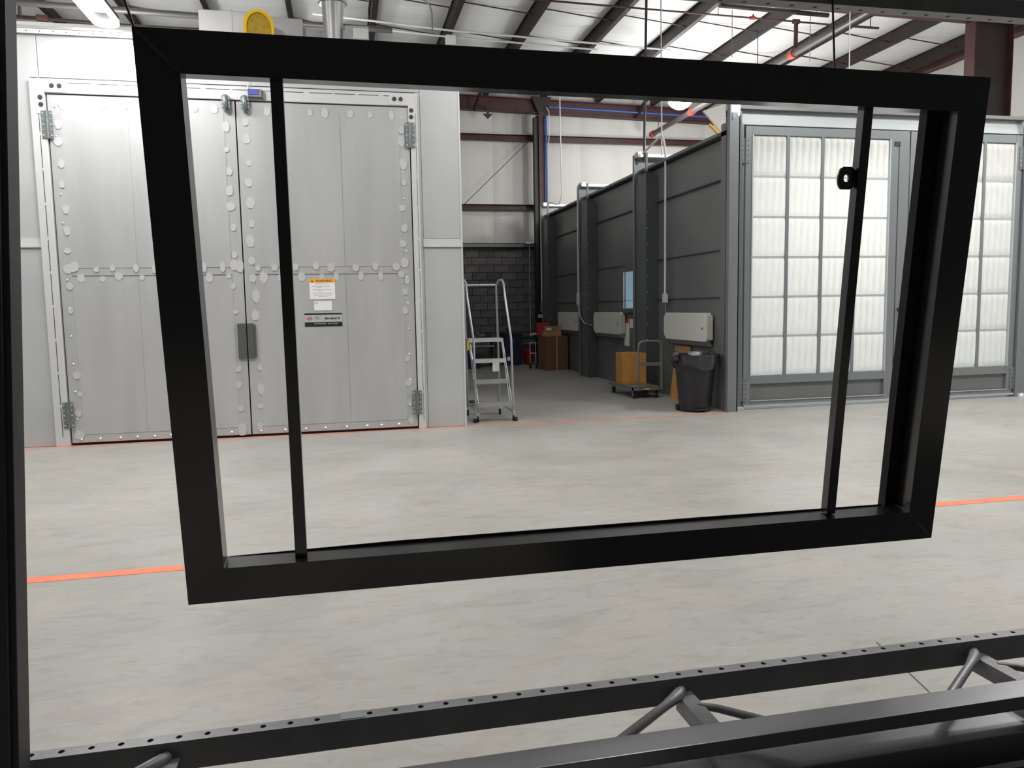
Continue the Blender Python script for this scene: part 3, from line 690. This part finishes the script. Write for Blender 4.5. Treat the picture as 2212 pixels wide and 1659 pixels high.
def hose(pts, r, m, name, label, cat='conduit', extra=None):
    e = empty(name, pts[0], label, cat)
    W_(MB().tube(pts, r, 8), 'hose_run' if name.endswith('hose') else 'conduit_run', m, e)
    if extra: extra(e)
    return e
hose([(4.96, 12.36, 3.97), (4.97, 12.1, 4.02), (4.99, 11.72, 4.1), (5.0, 11.64, 4.09), (5.0, 11.58, 4.0), (5.02, 11.57, 3.8), (5.02, 11.58, 1.62)], .017, 'cable', 'power_conduit',
     'pale conduit arching off the nearest bracket and dropping down the booth side',
     extra=lambda e: (W_(B(4.99, 5.05, 11.54, 11.62, 1.5, 1.64), 'junction_box', 'white', e), W_(MB().tube([(5.02, 11.58, 1.5), (5.02, 11.55, 1.35), (5.02, 11.48, 1.28)], .01, 6), 'cord', 'cabled', e)))
hose([(4.9, 15.72, 4.0), (4.86, 15.72, 3.9), (4.86, 15.72, 1.75)], .014, 'cable', 'power_conduit', 'pale vertical conduit beside the middle booth column',
     extra=lambda e: (W_(B(4.83, 4.89, 15.68, 15.76, 1.5, 1.75), 'junction_box', 'white', e), W_(MB().tube([(4.86, 15.72, 1.5), (4.86, 15.6, 1.25), (4.88, 15.4, 1.12), (4.95, 15.1, 1.08)], .01, 6), 'cord', 'cable', e)))
hose([(4.9, 18.8, 4.0), (4.86, 18.8, 3.9), (4.86, 18.8, 1.6)], .014, 'cable', 'power_conduit', 'pale vertical conduit at the farthest booth column by the dark wall column',
     extra=lambda e: (W_(B(4.83, 4.89, 18.76, 18.84, 1.35, 1.6), 'junction_box', 'cabled', e), W_(B(4.77, 4.87, 18.76, 18.84, 1.2, 1.28), 'cream_plug', 'cream', e)))
hose([(5.0, 18.62, 3.99), (5.08, 18.5, 3.99), (5.14, 18.4, 3.93), (5.2, 18.3, 3.94), (5.235, 18.2, 4.1), (5.235, 18.2, 4.4), (5.205, 18.2, 7.0)], .014, 'cable', 'air_hose', 'pale hose hanging from the roof and curving onto the farthest bracket', 'hose')
def rod(p, q, r, m, label, name='hanger_rod', cat='rod'):
    return tag(MB().tube([p, q], r, 7).obj(name, m), label, cat)
rod((5.32, 12.42, 3.96), (5.30, 12.42, 6.95), .011, 'cable', 'white rod rising from the nearest bracket arm, below the round lamp')
rod((5.01, 12.43, 3.88), (5.06, 12.43, 6.9), .022, 'dark', 'grey rod rising behind the arching conduit at the nearest booth column')
rod((6.885, 9.74, 6.9), (6.93, 9.74, 4.07), .008, 'cable', 'thin white cord hanging from the roof onto the grey booth header')
rod((5.13, 11.7, 3.75), (5.13, 11.7, 2.6), .006, 'cabled', 'faint thin wire on the booth side, right of the arching conduit', 'hanger_wire', 'wire')

# sprinkler pipes
mp = empty('sprinkler_main', (8.3, 15, 6.05), 'thick grey sprinkler pipe running back under the roof purlins with red couplings', 'pipe')
W_(MB().tube([(8.30, 11.0, 6.03), (8.30, 20.0, 6.03)], .062, 12), 'main_pipe', 'pipeg', mp)
for y in (13.35, 17.6, 19.97):
    W_(MB().tube([(8.30, y-.07, 6.03), (8.30, y+.07, 6.03)], .085, 12), 'red_coupling', 'redp', mp)
W_(MB().tube([(8.34, 13.32, 6.1), (8.34, 13.32, 6.62)], .038, 10), 'riser', 'maroon', mp)
for y in (14.6, 16.2, 19.6): W_(MB().tube([(8.30, y, 6.09), (8.30, y, 7.0)], .008, 6), 'hanger', 'dark', mp)
sb = empty('sprinkler_branch', (6.5, 13.25, 6.6), 'thin red sprinkler branch pipe crossing under the purlins', 'pipe')
W_(MB().tube([(1.2, 13.05, 6.6), (9.2, 13.36, 6.6)], .017, 8), 'branch_pipe', 'maroon', sb)
W_(MB().tube([(7.40, 13.29, 6.6), (7.50, 13.29, 6.6)], .032, 8).tube([(7.45, 13.29, 6.6), (7.46, 13.29, 6.66)], .015, 8), 'sprinkler_tee', 'redp', sb)
W_(MB().tube([(8.28, 13.32, 6.6), (8.40, 13.32, 6.6)], .045, 8), 'pipe_tee', 'maroon', sb)
for x in (6.75, 5.4): W_(MB().tube([(x, 13.25, 6.61), (x, 13.25, 7.0)], .007, 6), 'hanger', 'cabled', sb)
dp = empty('iron_pipe', (7.9, 13.4, 6.75), 'short thick black iron pipe hung above the red branch pipe', 'pipe')
W_(MB().tube([(6.8, 13.29, 6.78), (9.0, 13.32, 6.75)], .042, 12), 'pipe_body', 'pipe', dp)
for x, m_ in ((7.1, 'cable'), (8.4, 'cable'), (8.75, 'cabled')): W_(MB().tube([(x, 13.3, 6.8), (x, 13.3, 7.0)], .014, 6), 'hanger', m_, dp)
for x in (7.05, 8.62): W_(MB().tube([(x, 13.3, 6.72), (x, 13.3, 5.9)], .006, 6), 'drop_rod', 'cabled', dp)
dq = empty('iron_pipe', (9.3, 12.6, 6.4), 'short thin dark pipe stub hung right of the sprinkler main', 'pipe')
W_(MB().tube([(8.75, 12.9, 6.42), (9.75, 12.9, 6.42)], .022, 8), 'pipe_body', 'pipe', dq)
W_(MB().tube([(9.58, 12.9, 6.42), (9.58, 12.9, 6.98)], .008, 6), 'hanger', 'pipe', dq)
hose([(-.3, 13.6, 6.32), (2.04, 13.94, 6.3), (6.3, 14.3, 6.3)], .018, 'cable', 'ceiling_conduit', 'upper of two pale conduits running under the purlins')
hose([(-.3, 13.9, 6.30), (1.96, 14.25, 6.3), (4.9, 14.5, 6.3)], .018, 'cable', 'ceiling_conduit', 'lower of two pale conduits running under the purlins')
jb = tag(B(1.98, 2.16, 14.2, 14.3, 6.16, 6.32).obj('junction_box', 'cable'), 'small pale junction box hanging on the ceiling conduits', 'box')
hose([(1.0, 13.4, 6.62), (1.45, 13.4, 6.6), (1.6, 13.4, 6.52), (1.64, 13.4, 6.38), (1.64, 13.4, 6.05)], .013, 'cabled', 'ceiling_conduit', 'short grey conduit bending down above the black top bar')
hose([(-6.5, 14.2, 6.26), (-3.2, 14.3, 6.2), (-1.6, 14.3, 6.2)], .03, 'maroond', 'sprinkler_branch', 'dark sprinkler pipe with red fitting above the left booth', 'pipe',
     extra=lambda e: (W_(MB().tube([(-4.62, 14.24, 6.23), (-4.46, 14.25, 6.225)], .055, 8), 'red_fitting', 'maroon', e), W_(MB().tube([(-4.86, 14.24, 6.24), (-4.86, 14.24, 6.42)], .025, 8), 'sprinkler_head', 'dark', e)))
hose([(-6.5, 13.5, 6.22), (1., 13.75, 6.18)], .05, 'pipeg', 'ceiling_conduit', 'thick pale conduit under the roof at the far upper left')
hose([(6.55, 19.2, 6.86), (9.6, 19.2, 6.86)], .02, 'cable', 'ceiling_conduit', 'pale conduit with short drops near the far roof beam',
     extra=lambda e: [W_(MB().tube([(x, 19.2, 6.86), (x, 19.2, 6.74)], .014, 6), 'conduit_drop', 'cable', e) for x in (7.15, 7.75, 7.2)])
pc = empty('pull_chain', (5.0, 20.3, 3.1), 'pale light fitting with hanging chain at the end of the block wall ledge', 'fitting')
W_(B(4.82, 5.0, 20.2, 20.34, 3.15, 3.19), 'fitting_box', 'white', pc)
W_(MB().tube([(4.93, 20.28, 3.14), (4.92, 20.28, 2.2), (4.93, 20.3, .7)], .009, 6), 'hanging_chain', 'cable', pc)

# ---------------------------------------------------------------- rolling ladder
ld = empty('rolling_ladder', (1.84, 9.95, 0), 'grey steel rolling step ladder with handrails standing at the left booth corner', 'ladder')
def lw(mb, name, m, bevel=0): return W_(mb, name, m, ld, bevel)
for x, xt, xr in ((1.615, 1.575, 1.61), (2.105, 2.075, 2.05)):
    lw(MB().tube([(x+.01, 9.72, .07), (x, 9.74, 1.06), (xt+.01, 9.98, 1.6), (xt+.01, 10.06, 1.78), (xt, 10.12, 1.83), (xt-.02, 10.22, 1.83), (xr-.02, 10.3, 1.76), (xr, 10.34, 1.0), (xr+.01, 10.36, .13)], .015, 10), 'side_rail', 'steel')
for k, (y, z, xa, xb) in enumerate(((10.20, 1.05, 1.60, 2.07), (10.02, .785, 1.635, 2.075), (9.9, .52, 1.635, 2.09), (9.79, .235, 1.63, 2.10))):
    s = lw(B(xa, xb, y-.1 if k else y-.13, y+.06 if k else y+.16, z-.022, z+.012), 'step', 'steel', .003)
    sub(B(xa+.005, xb-.005, y-.104 if k else y-.134, y-.1 if k else y-.13, z-.035, z+.012), 'step_nosing', 'zincb' if k < 2 else 'steel', s)
for x in (1.63, 2.07):
    lw(MB().tube([(x, 10.12, 1.03), (x+.03, 9.72, .2)], .009, 8).tube([(x, 10.2, 1.03), (x+.02, 9.82, .2)], .009, 8), 'stringer', 'steel')
    lw(MB().tube([(x, 10.36, .16), (x+.03, 9.72, .13)], .011, 8), 'base_side_rail', 'steel')
lw(MB().tube([(1.61, 10.36, .16), (2.06, 10.36, .16)], .011, 8), 'base_cross_rail', 'steel')
lw(MB().tube([(1.58, 10.3, 1.77), (2.04, 10.3, 1.77)], .014, 8), 'back_rail', 'steel')
for (x, y) in ((1.65, 9.75), (2.12, 9.75), (1.62, 10.4), (2.07, 10.4)):
    c = lw(MB().tube([(x-.012, y, .038), (x+.012, y, .038)], .038, 14), 'caster', 'rubber')
    sub(MB().tube([(x-.016, y, .038), (x+.016, y, .038)], .014, 8).box(x-.02, x-.015, y-.015, y+.015, .038, .1).box(x+.015, x+.02, y-.015, y+.015, .038, .1).box(x-.02, x+.02, y-.015, y+.015, .09, .13), 'caster_fork', 'cable', c)
for x in (1.605, 2.135): lw(B(x-.02, x+.02, 9.66, 9.72, .0, .05), 'rubber_foot', 'rubber')
lw(B(1.965, 2.055, 10.32, 10.325, .60, .72), 'paper_tag', 'paper')
lw(B(2.055, 2.085, 9.73, 9.76, .78, .83), 'rail_clip', 'steel')

# ---------------------------------------------------------------- trash can
tr = empty('trash_can', (4.71, 9.84, 0), 'tall black plastic trash can with a bin liner at the grey booth corner', 'trash can')
MB().lathe([(0, .01), (.2, .01), (.215, .03), (.262, .53), (.268, .60), (.287, .61), (.298, .745), (.315, .75), (.315, .775), (.29, .775), (.28, .62), (.25, .55), (.2, .04), (0, .03)], n=36).obj('can_body', 'bin', tr)
def lin(u, v):
    a = 2*PI*u; z = .79-.17*v; r = .322+.008*math.sin(a*9)+.006*math.sin(a*23+v*4)-.018*v
    if v > .01: z += .035*math.sin(a*2+1)+.02*math.sin(a*5)
    return (r*math.cos(a), r*math.sin(a), z if v > 0 else .785+.006*math.sin(a*7))
MB().grid(lin, 72, 5).obj('liner_fold', 'liner', tr)
MB().tube([(-.30, -.12, .72), (-.36, -.14, .74), (-.37, -.14, .78), (-.34, -.13, .80), (-.30, -.1, .78)], [.02, .045, .035, .05, .02], 10).obj('liner_knot', 'liner', tr)
for s in (-1, 1):
    MB().tube([(.19*s, .10, .045), (.225*s, .10, .045)], .045, 14).obj('wheel', 'rubber', tr)
B(-.09, .09, -.235, -.2, .02, .05).obj('front_foot', 'bin', tr, bevel=.008)
for s in (-1,): B(-.335, -.29, -.07, .07, .66, .70).obj('side_grip', 'bin', tr, bevel=.01)
MB().lathe([(.10, .0), (.10, .06), (.0, .07)], (.02, .05, .75), 16).obj('clear_lid_edge', 'cabled', tr)

# ---------------------------------------------------------------- platform truck and cartons
ct = empty('platform_truck', (4.66, 11.85, 0), 'grey steel platform truck with a bent tube handle behind the trash can', 'cart', rz=0.0)
def cw(mb, name, m, bevel=0): return W_(mb, name, m, ct, bevel)
X0, X1, Y0, Y1 = 4.38, 4.86, 11.36, 12.44
dk = cw(B(X0, X1, Y0, Y1, .175, .185).box(X0, X1, Y0, Y0+.02, .135, .18).box(X0, X0+.02, Y0, Y1, .135, .18).box(X1-.02, X1, Y0, Y1, .135, .18).box(X0, X1, Y1-.02, Y1, .135, .18), 'deck', 'gbl')
sub(B(4.57, 4.66, Y0-.003, Y0, .143, .165), 'yellow_label', 'yellow', dk)
cw(MB().tube([(4.47, 11.33, .14), (4.47, 11.33, .80), (4.485, 11.33, .87), (4.53, 11.33, .905), (4.79, 11.33, .905), (4.84, 11.33, .87), (4.855, 11.33, .80), (4.855, 11.33, .14)], .016, 10), 'handle_frame', 'cabled')
cw(B(4.47, 4.855, 11.325, 11.335, .52, .575), 'handle_cross_bar', 'cabled')
for (x, y) in ((4.44, 11.44), (4.81, 11.44), (4.43, 12.36), (4.80, 12.36)):
    c = cw(MB().tube([(x-.018, y, .052), (x+.018, y, .052)], .052, 16), 'caster', 'rubber')
    sub(MB().tube([(x-.022, y, .052), (x+.022, y, .052)], .034, 12), 'caster_hub', 'caster', c)
    sub(B(x-.028, x-.022, y-.02, y+.03, .05, .135).box(x+.022, x+.028, y-.02, y+.03, .05, .135).box(x-.028, x+.028, y-.03, y+.03, .125, .137), 'caster_fork', 'cabled', c)
b1 = empty('carton', (4.62, 12.05, .186), 'tall orange brown carton standing on the platform truck', 'box', rz=-.04)
B(-.2, .2, -.19, .19, 0, .50).obj('carton_body', 'card2', b1, bevel=.004)
MB().prism([(-.2, .50), (.0, .508), (.2, .50)], 1, -.19, .19).obj('top_flap', 'card2', b1)
B(-.012, .012, -.191, -.19, 0, .5).obj('tape_strip', 'card', b1)
b2 = empty('cardboard_sheet', (5.07, 11.07, 0), 'brown cardboard sheet leaning on the booth wall behind the trash can', 'cardboard')
MB().prism([(-.06, 0), (-.05, 0), (.035, .83), (.025, .83)], 1, -.27, .28).obj('sheet', 'card', b2)
MB().prism([(-.075, 0), (-.065, 0), (.018, .62), (.008, .62)], 1, -.2, .22).obj('front_sheet', 'card2', b2)

# ---------------------------------------------------------------- goods at the end of the alley
c3 = empty('carton', (4.79, 17.55, 0), 'large brown carton, coloured as in shade, on the floor under the farthest light box', 'box', rz=.05)
B(-.27, .27, -.3, .3, 0, .78).obj('carton_body', 'cardshade', c3, bevel=.004)
B(-.02, .02, -.302, -.3, 0, .78).obj('tape_strip', 'card', c3)
c4 = empty('carton', (4.74, 17.5, .785), 'small open tan carton with white label on the large brown carton', 'box', rz=-.06)
B(-.2, .2, -.15, .15, 0, .115).obj('carton_body', 'card', c4)
MB().prism([(-.15, .11), (-.2, .24), (-.196, .245), (-.145, .115)], 0, -.2, .0).obj('open_flap', 'card', c4)
MB().prism([(-.15, .115), (-.19, .235), (-.186, .238), (-.145, .12)], 0, .01, .2).obj('open_flap', 'card', c4)
B(-.15, -.03, -.185, -.18, .14, .22).obj('white_label', 'paper', c4)
cr = empty('plastic_crate', (4.62, 17.83, .785), 'red plastic crate behind the small tan carton', 'crate')
mb = MB().prism([(-.13, 0), (.13, 0), (.15, .30), (-.15, .30)], 1, -.09, .07); mb.obj('crate_body', 'red', cr, bevel=.01)
B(-.16, .16, -.1, .08, .27, .31).obj('crate_rim', 'red', cr)
bn1 = empty('storage_bin', (4.2, 19.45, 0), 'tall navy blue plastic bin at the end of the alley', 'bin')
MB().prism([(-.19, 0), (.19, 0), (.23, .78), (-.23, .78)], 1, -.25, .25).obj('bin_body', 'navy', bn1, bevel=.01)
B(-.24, .24, -.27, .27, .76, .82).obj('bin_lid', 'navy', bn1, bevel=.01)
MB().tube([(-.12, -.1, .82), (-.12, -.1, .95)], [.05, .03], 10).obj('dark_bottle', 'dark', bn1)
rb = empty('waste_bin', (4.66, 19.5, 0), 'small dark red bin under the dark work table', 'bin')
MB().lathe([(0, 0), (.11, 0), (.14, .36), (.15, .38), (.13, .38), (.1, .03), (0, .03)], n=20).obj('bin_body', 'red', rb)
MB().tube([(-.14, 0, .34), (-.08, -.06, .42), (.08, -.06, .42), (.14, 0, .34)], .006, 6).obj('bin_handle', 'cabled', rb)
tb = empty('work_table', (4.72, 19.75, 0), 'low dark steel work table behind the cartons at the far wall', 'table')
B(-.28, .34, -.3, .3, .66, .70).obj('table_top', 'dark', tb)
B(-.28, .34, -.3, -.28, .52, .56).obj('table_rail', 'cabled', tb)
for x in (-.26, .31):
    for y in (-.27, .27): B(x-.02, x+.02, y-.02, y+.02, 0, .66).obj('leg', 'dark', tb)
tl = empty('hand_tool', (4.86, 19.62, .70), 'white handled tool lying on the dark work table', 'tool')
MB().tube([(-.12, 0, .04), (0, .0, .07), (.1, 0, .06)], [.03, .04, .02], 8).obj('tool_body', 'white', tl)
MB().tube([(.0, .02, .02), (.16, .05, .03)], .02, 8).obj('tool_handle', 'dark', tl)
ht = empty('hand_truck', (4.42, 17.95, 0), 'folded grey hand truck frame left of the large brown carton', 'hand truck')
MB().tube([(-.08, 0, .1), (-.08, .02, .62), (.06, .02, .62), (.06, 0, .1)], .01, 8).obj('truck_frame', 'cable', ht)
B(-.08, .06, -.005, .005, .36, .385).obj('cross_bar', 'cable', ht)
for x in (-.09, .07): MB().tube([(x-.015, -.03, .07), (x+.015, -.03, .07)], .07, 14).obj('wheel', 'rubber', ht)
wk = empty('work_bench', (3.2, 19.3, 0), 'dark work bench against the block wall behind the ladder', 'bench')
B(-.9, .55, -.3, .35, .62, .68).obj('bench_top', 'dark', wk)
B(-.9, .55, -.3, -.27, .5, .54).obj('bench_rail', 'steel', wk)
for x in (-.86, .51):
    for y in (-.27, .31): B(x-.03, x+.03, y-.03, y+.03, 0, .62).obj('leg', 'dark', wk)
B(-.9, .5, -.2, .3, .12, .16).obj('bench_shelf', 'dark', wk)
vi = empty('bench_vise', (3.55, 19.2, .68), 'small black vise on the dark work bench behind the ladder', 'vise')
B(-.08, .08, -.08, .08, 0, .06).obj('vise_base', 'dark', vi, bevel=.01)
B(-.06, .09, -.05, .05, .06, .16).obj('vise_body', 'dark', vi, bevel=.01)
MB().tube([(-.06, 0, .1), (-.22, 0, .12), (-.3, 0, .18)], .012, 8).obj('vise_handle', 'steel', vi)
bc = empty('blue_crate', (3.0, 18.7, 0), 'dark blue crate on the floor behind the ladder legs', 'crate')
MB().prism([(-.3, 0), (.22, 0), (.25, .35), (-.33, .35)], 1, -.2, .2).obj('crate_body', 'navy', bc)
B(-.35, .27, -.22, .22, .33, .36).obj('crate_rim', 'navy', bc)
ye = empty('yellow_machine', (1.85, 11.6, 0), 'small yellow machine head on a dark stand behind the ladder', 'machine')
B(-.12, .03, -.08, .08, .83, .98).obj('machine_head', 'yellow', ye, bevel=.02)
MB().tube([(-.06, 0, .05), (-.06, 0, .84)], .03, 10).obj('stand_pole', 'dark', ye)
B(-.2, .14, -.15, .15, 0, .05).obj('stand_base', 'dark', ye)
ym = empty('safety_barrier', (10.9, 10.4, 0), 'yellow steel barrier partly seen past the right end of the grey booth', 'barrier')
for x in (-.12, .6): MB().tube([(x, 0, .03), (x, 0, .72)], .05, 10).obj('barrier_post', 'yellow', ym)
for z in (.35, .66): MB().tube([(-.2, -.06, z), (1.2, -.06, z)], .045, 10).obj('barrier_rail', 'yellow', ym)
B(-.2, .8, -.1, .1, 0, .03).obj('barrier_foot', 'dark', ym)

# ---------------------------------------------------------------- foreground steelwork
ch = empty('steel_chassis', (.8, 2.1, 0), 'dark charcoal steel base structure with perforated rail along the photo bottom', 'steel structure')
def kw(mb, name, m, bevel=0): return W_(mb, name, m, ch, bevel)
# perforated flange: a strip with round holes
def perf(x0, n, yb, yf, zt, th, xpitch=.0762, r=.0085, first=0.):
    mb = MB(); yc = (yb+yf)/2; q = 16
    for k in range(n):
        a, b = x0+k*xpitch, x0+(k+1)*xpitch; cx = (a+b)/2
        sq = []
        for i in range(q):
            t = 2*PI*i/q; dx, dy = math.cos(t), math.sin(t); s = min((b-a)/2/abs(dx) if abs(dx) > 1e-6 else 9, (yb-yf)/2/abs(dy) if abs(dy) > 1e-6 else 9)
            sq.append((cx+dx*s, yc+dy*s))
        corners = [(b, yb), (a, yb), (a, yf), (b, yf)]
        vs = []; fs = []
        for z in (zt, zt-th):
            vs += [(p[0], p[1], z) for p in sq]+[(cx+r*math.cos(2*PI*i/q), yc+r*math.sin(2*PI*i/q), z) for i in range(q)]+[(c[0], c[1], z) for c in corners]
        nn = 2*q+4
        for L in (0, 1):
            o = L*nn
            for i in range(q):
                j = (i+1) % q; fs.append((o+i, o+j, o+q+j, o+q+i))
            # corner triangles
            for ci, c in enumerate(corners):
                ang = math.atan2(c[1]-yc, c[0]-cx) % (2*PI); i = int(ang/(2*PI/q)); fs.append((o+i, o+2*q+ci, o+(i+1) % q))
        for i in range(q):
            j = (i+1) % q; fs.append((q+i, q+j, nn+q+j, nn+q+i))
        mb.add(vs, fs)
    L_ = x0+n*xpitch
    mb.add([(x0, yb, zt), (L_, yb, zt), (L_, yb, zt-th), (x0, yb, zt-th)], [(0, 1, 2, 3)])
    mb.add([(x0, yf, zt), (L_, yf, zt), (L_, yf, zt-th), (x0, yf, zt-th)], [(0, 1, 2, 3)])
    return mb
fo = -.772-.0381
kw(perf(fo-1*.0732, 44, 2.178, 2.140, .31, .006, xpitch=.0732), 'perforated_flange', 'chassis')
kw(B(fo-.09, 3.1, 2.134, 2.140, .228, .31), 'rail_web', 'chassis')
kw(B(fo-.09, 3.1, 2.140, 2.178, .228, .231), 'rail_lower_lip', 'chassis')
kw(B(fo-.05, 3.1, 2.141, 2.177, .299, .3025), 'hole_shade_sheet', 'hole')  # near-black sheet under the holes, stands in for the shade inside
kw(B(-.2, 3.6, 1.80, 1.888, .258, .30), 'upper_cross_tube', 'beam', .003)
kw(B(-.4, 3.7, 1.785, 1.895, .10, .20), 'lower_cross_tube', 'beam', .003)
kw(B(.95, 3.8, .25, 1.70, .08, .10), 'shade_plate', 'darkblock')  # dark plate added to cut floor bounce onto the beam fronts
kw(B(.9, 3.8, 1.715, 1.74, .12, .148), 'front_angle', 'beam')
for i, xa in enumerate((-.50, .985, 2.05)):
    br = kw(B(xa-.025, xa+.025, 1.88, 2.125, .262, .268).box(xa-.025, xa-.019, 1.88, 2.125, .215, .262), 'brace_angle', 'chassis')
    sub(MB().tube([(xa-.005, 2.13, .273), (xa-.03, 2.10, .274), (xa-.09, 2.055, .272), (xa-.37, 1.86, .262)], [.016, .019, .014, .015], 10), 'brace_pipe', 'chassis', br)
    sub(MB().tube([(xa+.01, 2.05, .262), (xa+.06, 2.02, .262), (xa+.24, 1.86, .258)], [.010, .012, .013], 10), 'brace_pipe', 'chassis', br)
    sub(B(xa-.025, xa+.0, 2.120, 2.134, .262, .284).box(xa-.03, xa-.026, 2.126, 2.134, .245, .285), 'weld_tab', 'chassis', br)
kw(B(-.05, .02, 2.139, 2.179, .3101, .3115), 'tape_patch', 'gbl')
for x in (-.35, 1.4, 3.2): kw(B(x-.03, x+.03, 1.80, 1.88, 0, .10), 'support_leg', 'chassis')
# upper rail, mirrored overhead
ur = empty('overhead_rail', (1.9, 2.13, 2.3), 'dark perforated steel rail overhead at the top right of the photo', 'rail')
W_(perf(.98, 36, 2.155, 2.115, 2.335, .006, r=.008), 'perforated_flange', 'chassis', ur)
W_(B(.98, 3.7, 2.108, 2.115, 2.329, 2.43), 'rail_web', 'chassis', ur)
W_(B(.98, 3.7, 1.85, 2.06, 2.36, 2.40), 'cross_tube', 'post', ur)
W_(B(2.34, 3.6, 1.9, 2.108, 2.325, 2.345), 'corner_plate', 'chassis', ur)
# left post, leaning back
po = empty('steel_post', (-.86, 1.97, 0), 'dark steel post at the left edge of the photo, close to the camera', 'post')
tl_ = .1475
def shear(y, z): return y+(z-.405)*(2.208-1.931)/(2.237-.405)
def slab(mb, x0, x1, dy0, dy1, z0, z1):
    c = [(x0, dy0), (x1, dy0), (x1, dy1), (x0, dy1)]
    return mb.add([(x, shear(1.931+d, z), z) for z in (z0, z1) for x, d in c], [(0, 1, 2, 3), (7, 6, 5, 4), (0, 4, 5, 1), (1, 5, 6, 2), (2, 6, 7, 3), (3, 7, 4, 0)])
W_(slab(MB(), -.96, -.784, 0, .068, .0, 2.75), 'post_tube', 'post', po, .002)
W_(slab(MB(), -1.0, -.80, -.012, .0, .0, 2.14), 'face_plate', 'post', po)
W_(slab(MB(), -.99, -.77, -.05, .1, .0, .012), 'base_plate', 'post', po)

# the hanging window frame: mitred 100 x 75 tube, tilted 6.9 degrees
fr = empty('welded_frame', (-.4628, 2.0741, 2.1443), 'large black welded steel window frame hanging in the foreground', 'frame')
fr.rotation_euler = (.1202, 0, 0)
FW, FH, w, dpt = 2.4286, 1.5142, .1016, .0758
TL, TR, BR, BL = (-.0056, .003), (FW-.001, -.009), (FW+.004, -FH-.003), (.0065, -FH+.0018)
def ins(p, sx, sz): return (p[0]+sx*w, p[1]+sz*w)
iTL, iTR, iBR, iBL = ins(TL, 1, -1), ins(TR, -1, -1), ins(BR, -1, 1), ins(BL, 1, 1)
iTL = (iTL[0], iTL[1]-.001)
for nm, q in (('left_tube', (TL, BL, iBL, iTL)), ('right_tube', (TR, iTR, iBR, BR)), ('top_tube', (TL, iTL, iTR, TR)), ('bottom_tube', (BL, BR, iBR, iBL))):
    MB().prism(list(q), 1, 0, dpt).obj(nm.replace('left_tube', 'side_tube').replace('right_tube', 'side_tube'), 'blackpaint', fr)
for (xt, xb) in ((.304, .3010), (2.0219, 2.0325)):
    MB().prism([(xt, iTL[1]), (xt+.031, iTL[1]), (xb+.033, iBL[1]), (xb, iBL[1])], 1, .03, .062).obj('upright_bar', 'blackpaint', fr)
MB().prism([(2.281, iTR[1]+.01), (2.33, iTR[1]+.01), (2.342, iBR[1]-.01), (2.293, iBR[1]-.01)], 1, dpt+.001, dpt+.035).obj('upright_bar', 'hole', fr)
MB().prism([(iBL[0]+.004, iBL[1]-.02), (2.28, iBR[1]-.02), (2.28, iBR[1]+.004), (1.6, iBR[1]+.010), (.6, iBL[1]+.008), (iBL[0]+.004, iBL[1]+.001)], 1, dpt+.001, dpt+.004).obj('rear_lip', 'blackpaint', fr)
# lug plate with a hole, on the second bar
n = 28; oc = []; ic = []
for k in range(n):
    a = 2*PI*k/n; ic.append((1.994+.009*math.cos(a), -.3128+.011*math.sin(a)))
    x, z = math.cos(a), math.sin(a); X = 1.9915+.026*x*(1 if x < 0 else 1.5); Z = -.3128+.034*max(-1, min(1, z*1.15))
    oc.append((X, Z))
mb = MB()
for k in range(n):
    j = (k+1) % n
    mb.add([(p[0], y, p[1]) for y in (.045, .052) for p in (oc[k], oc[j], ic[j], ic[k])], [(0, 1, 2, 3), (7, 6, 5, 4), (0, 4, 5, 1), (2, 6, 7, 3)])
mb.obj('lug_plate', 'blackpaint', fr)
for (p, q) in ((BL, iBL), (BR, iBR), (TL, iTL), (TR, iTR)):
    a, b = Vector((p[0], -.0004, p[1])), Vector((q[0], -.0004, q[1]))
    MB().tube([a.lerp(b, .08), a.lerp(b, .97)], .0007, 5).obj('mitre_seam', 'weld', fr)
for q in (iBL, iBR):
    s = 1 if q is iBL else -1
    MB().tube([(q[0], 0, q[1]), (q[0]+s*.001, .02, q[1]+.001), (q[0], .045, q[1]+.001), (q[0]+s*.001, dpt, q[1]+.001)], [.003, .0022, .0026, .002], 7).obj('corner_weld', 'weld', fr)
# chains hold it from the roof
Ri = fr.rotation_euler.to_matrix().inverted()
for a, b in (((1.4435, 2.10, 2.148), (1.36, 2.10, 3.5)), ((-.466, 2.10, 2.146), (-.70, 2.10, 2.97))):
    a = Ri @ (Vector(a)-fr.location); b = Ri @ (Vector(b)-fr.location)
    MB().tube([a, b], .0032, 7).obj('hanger_cable', 'pipe', fr)
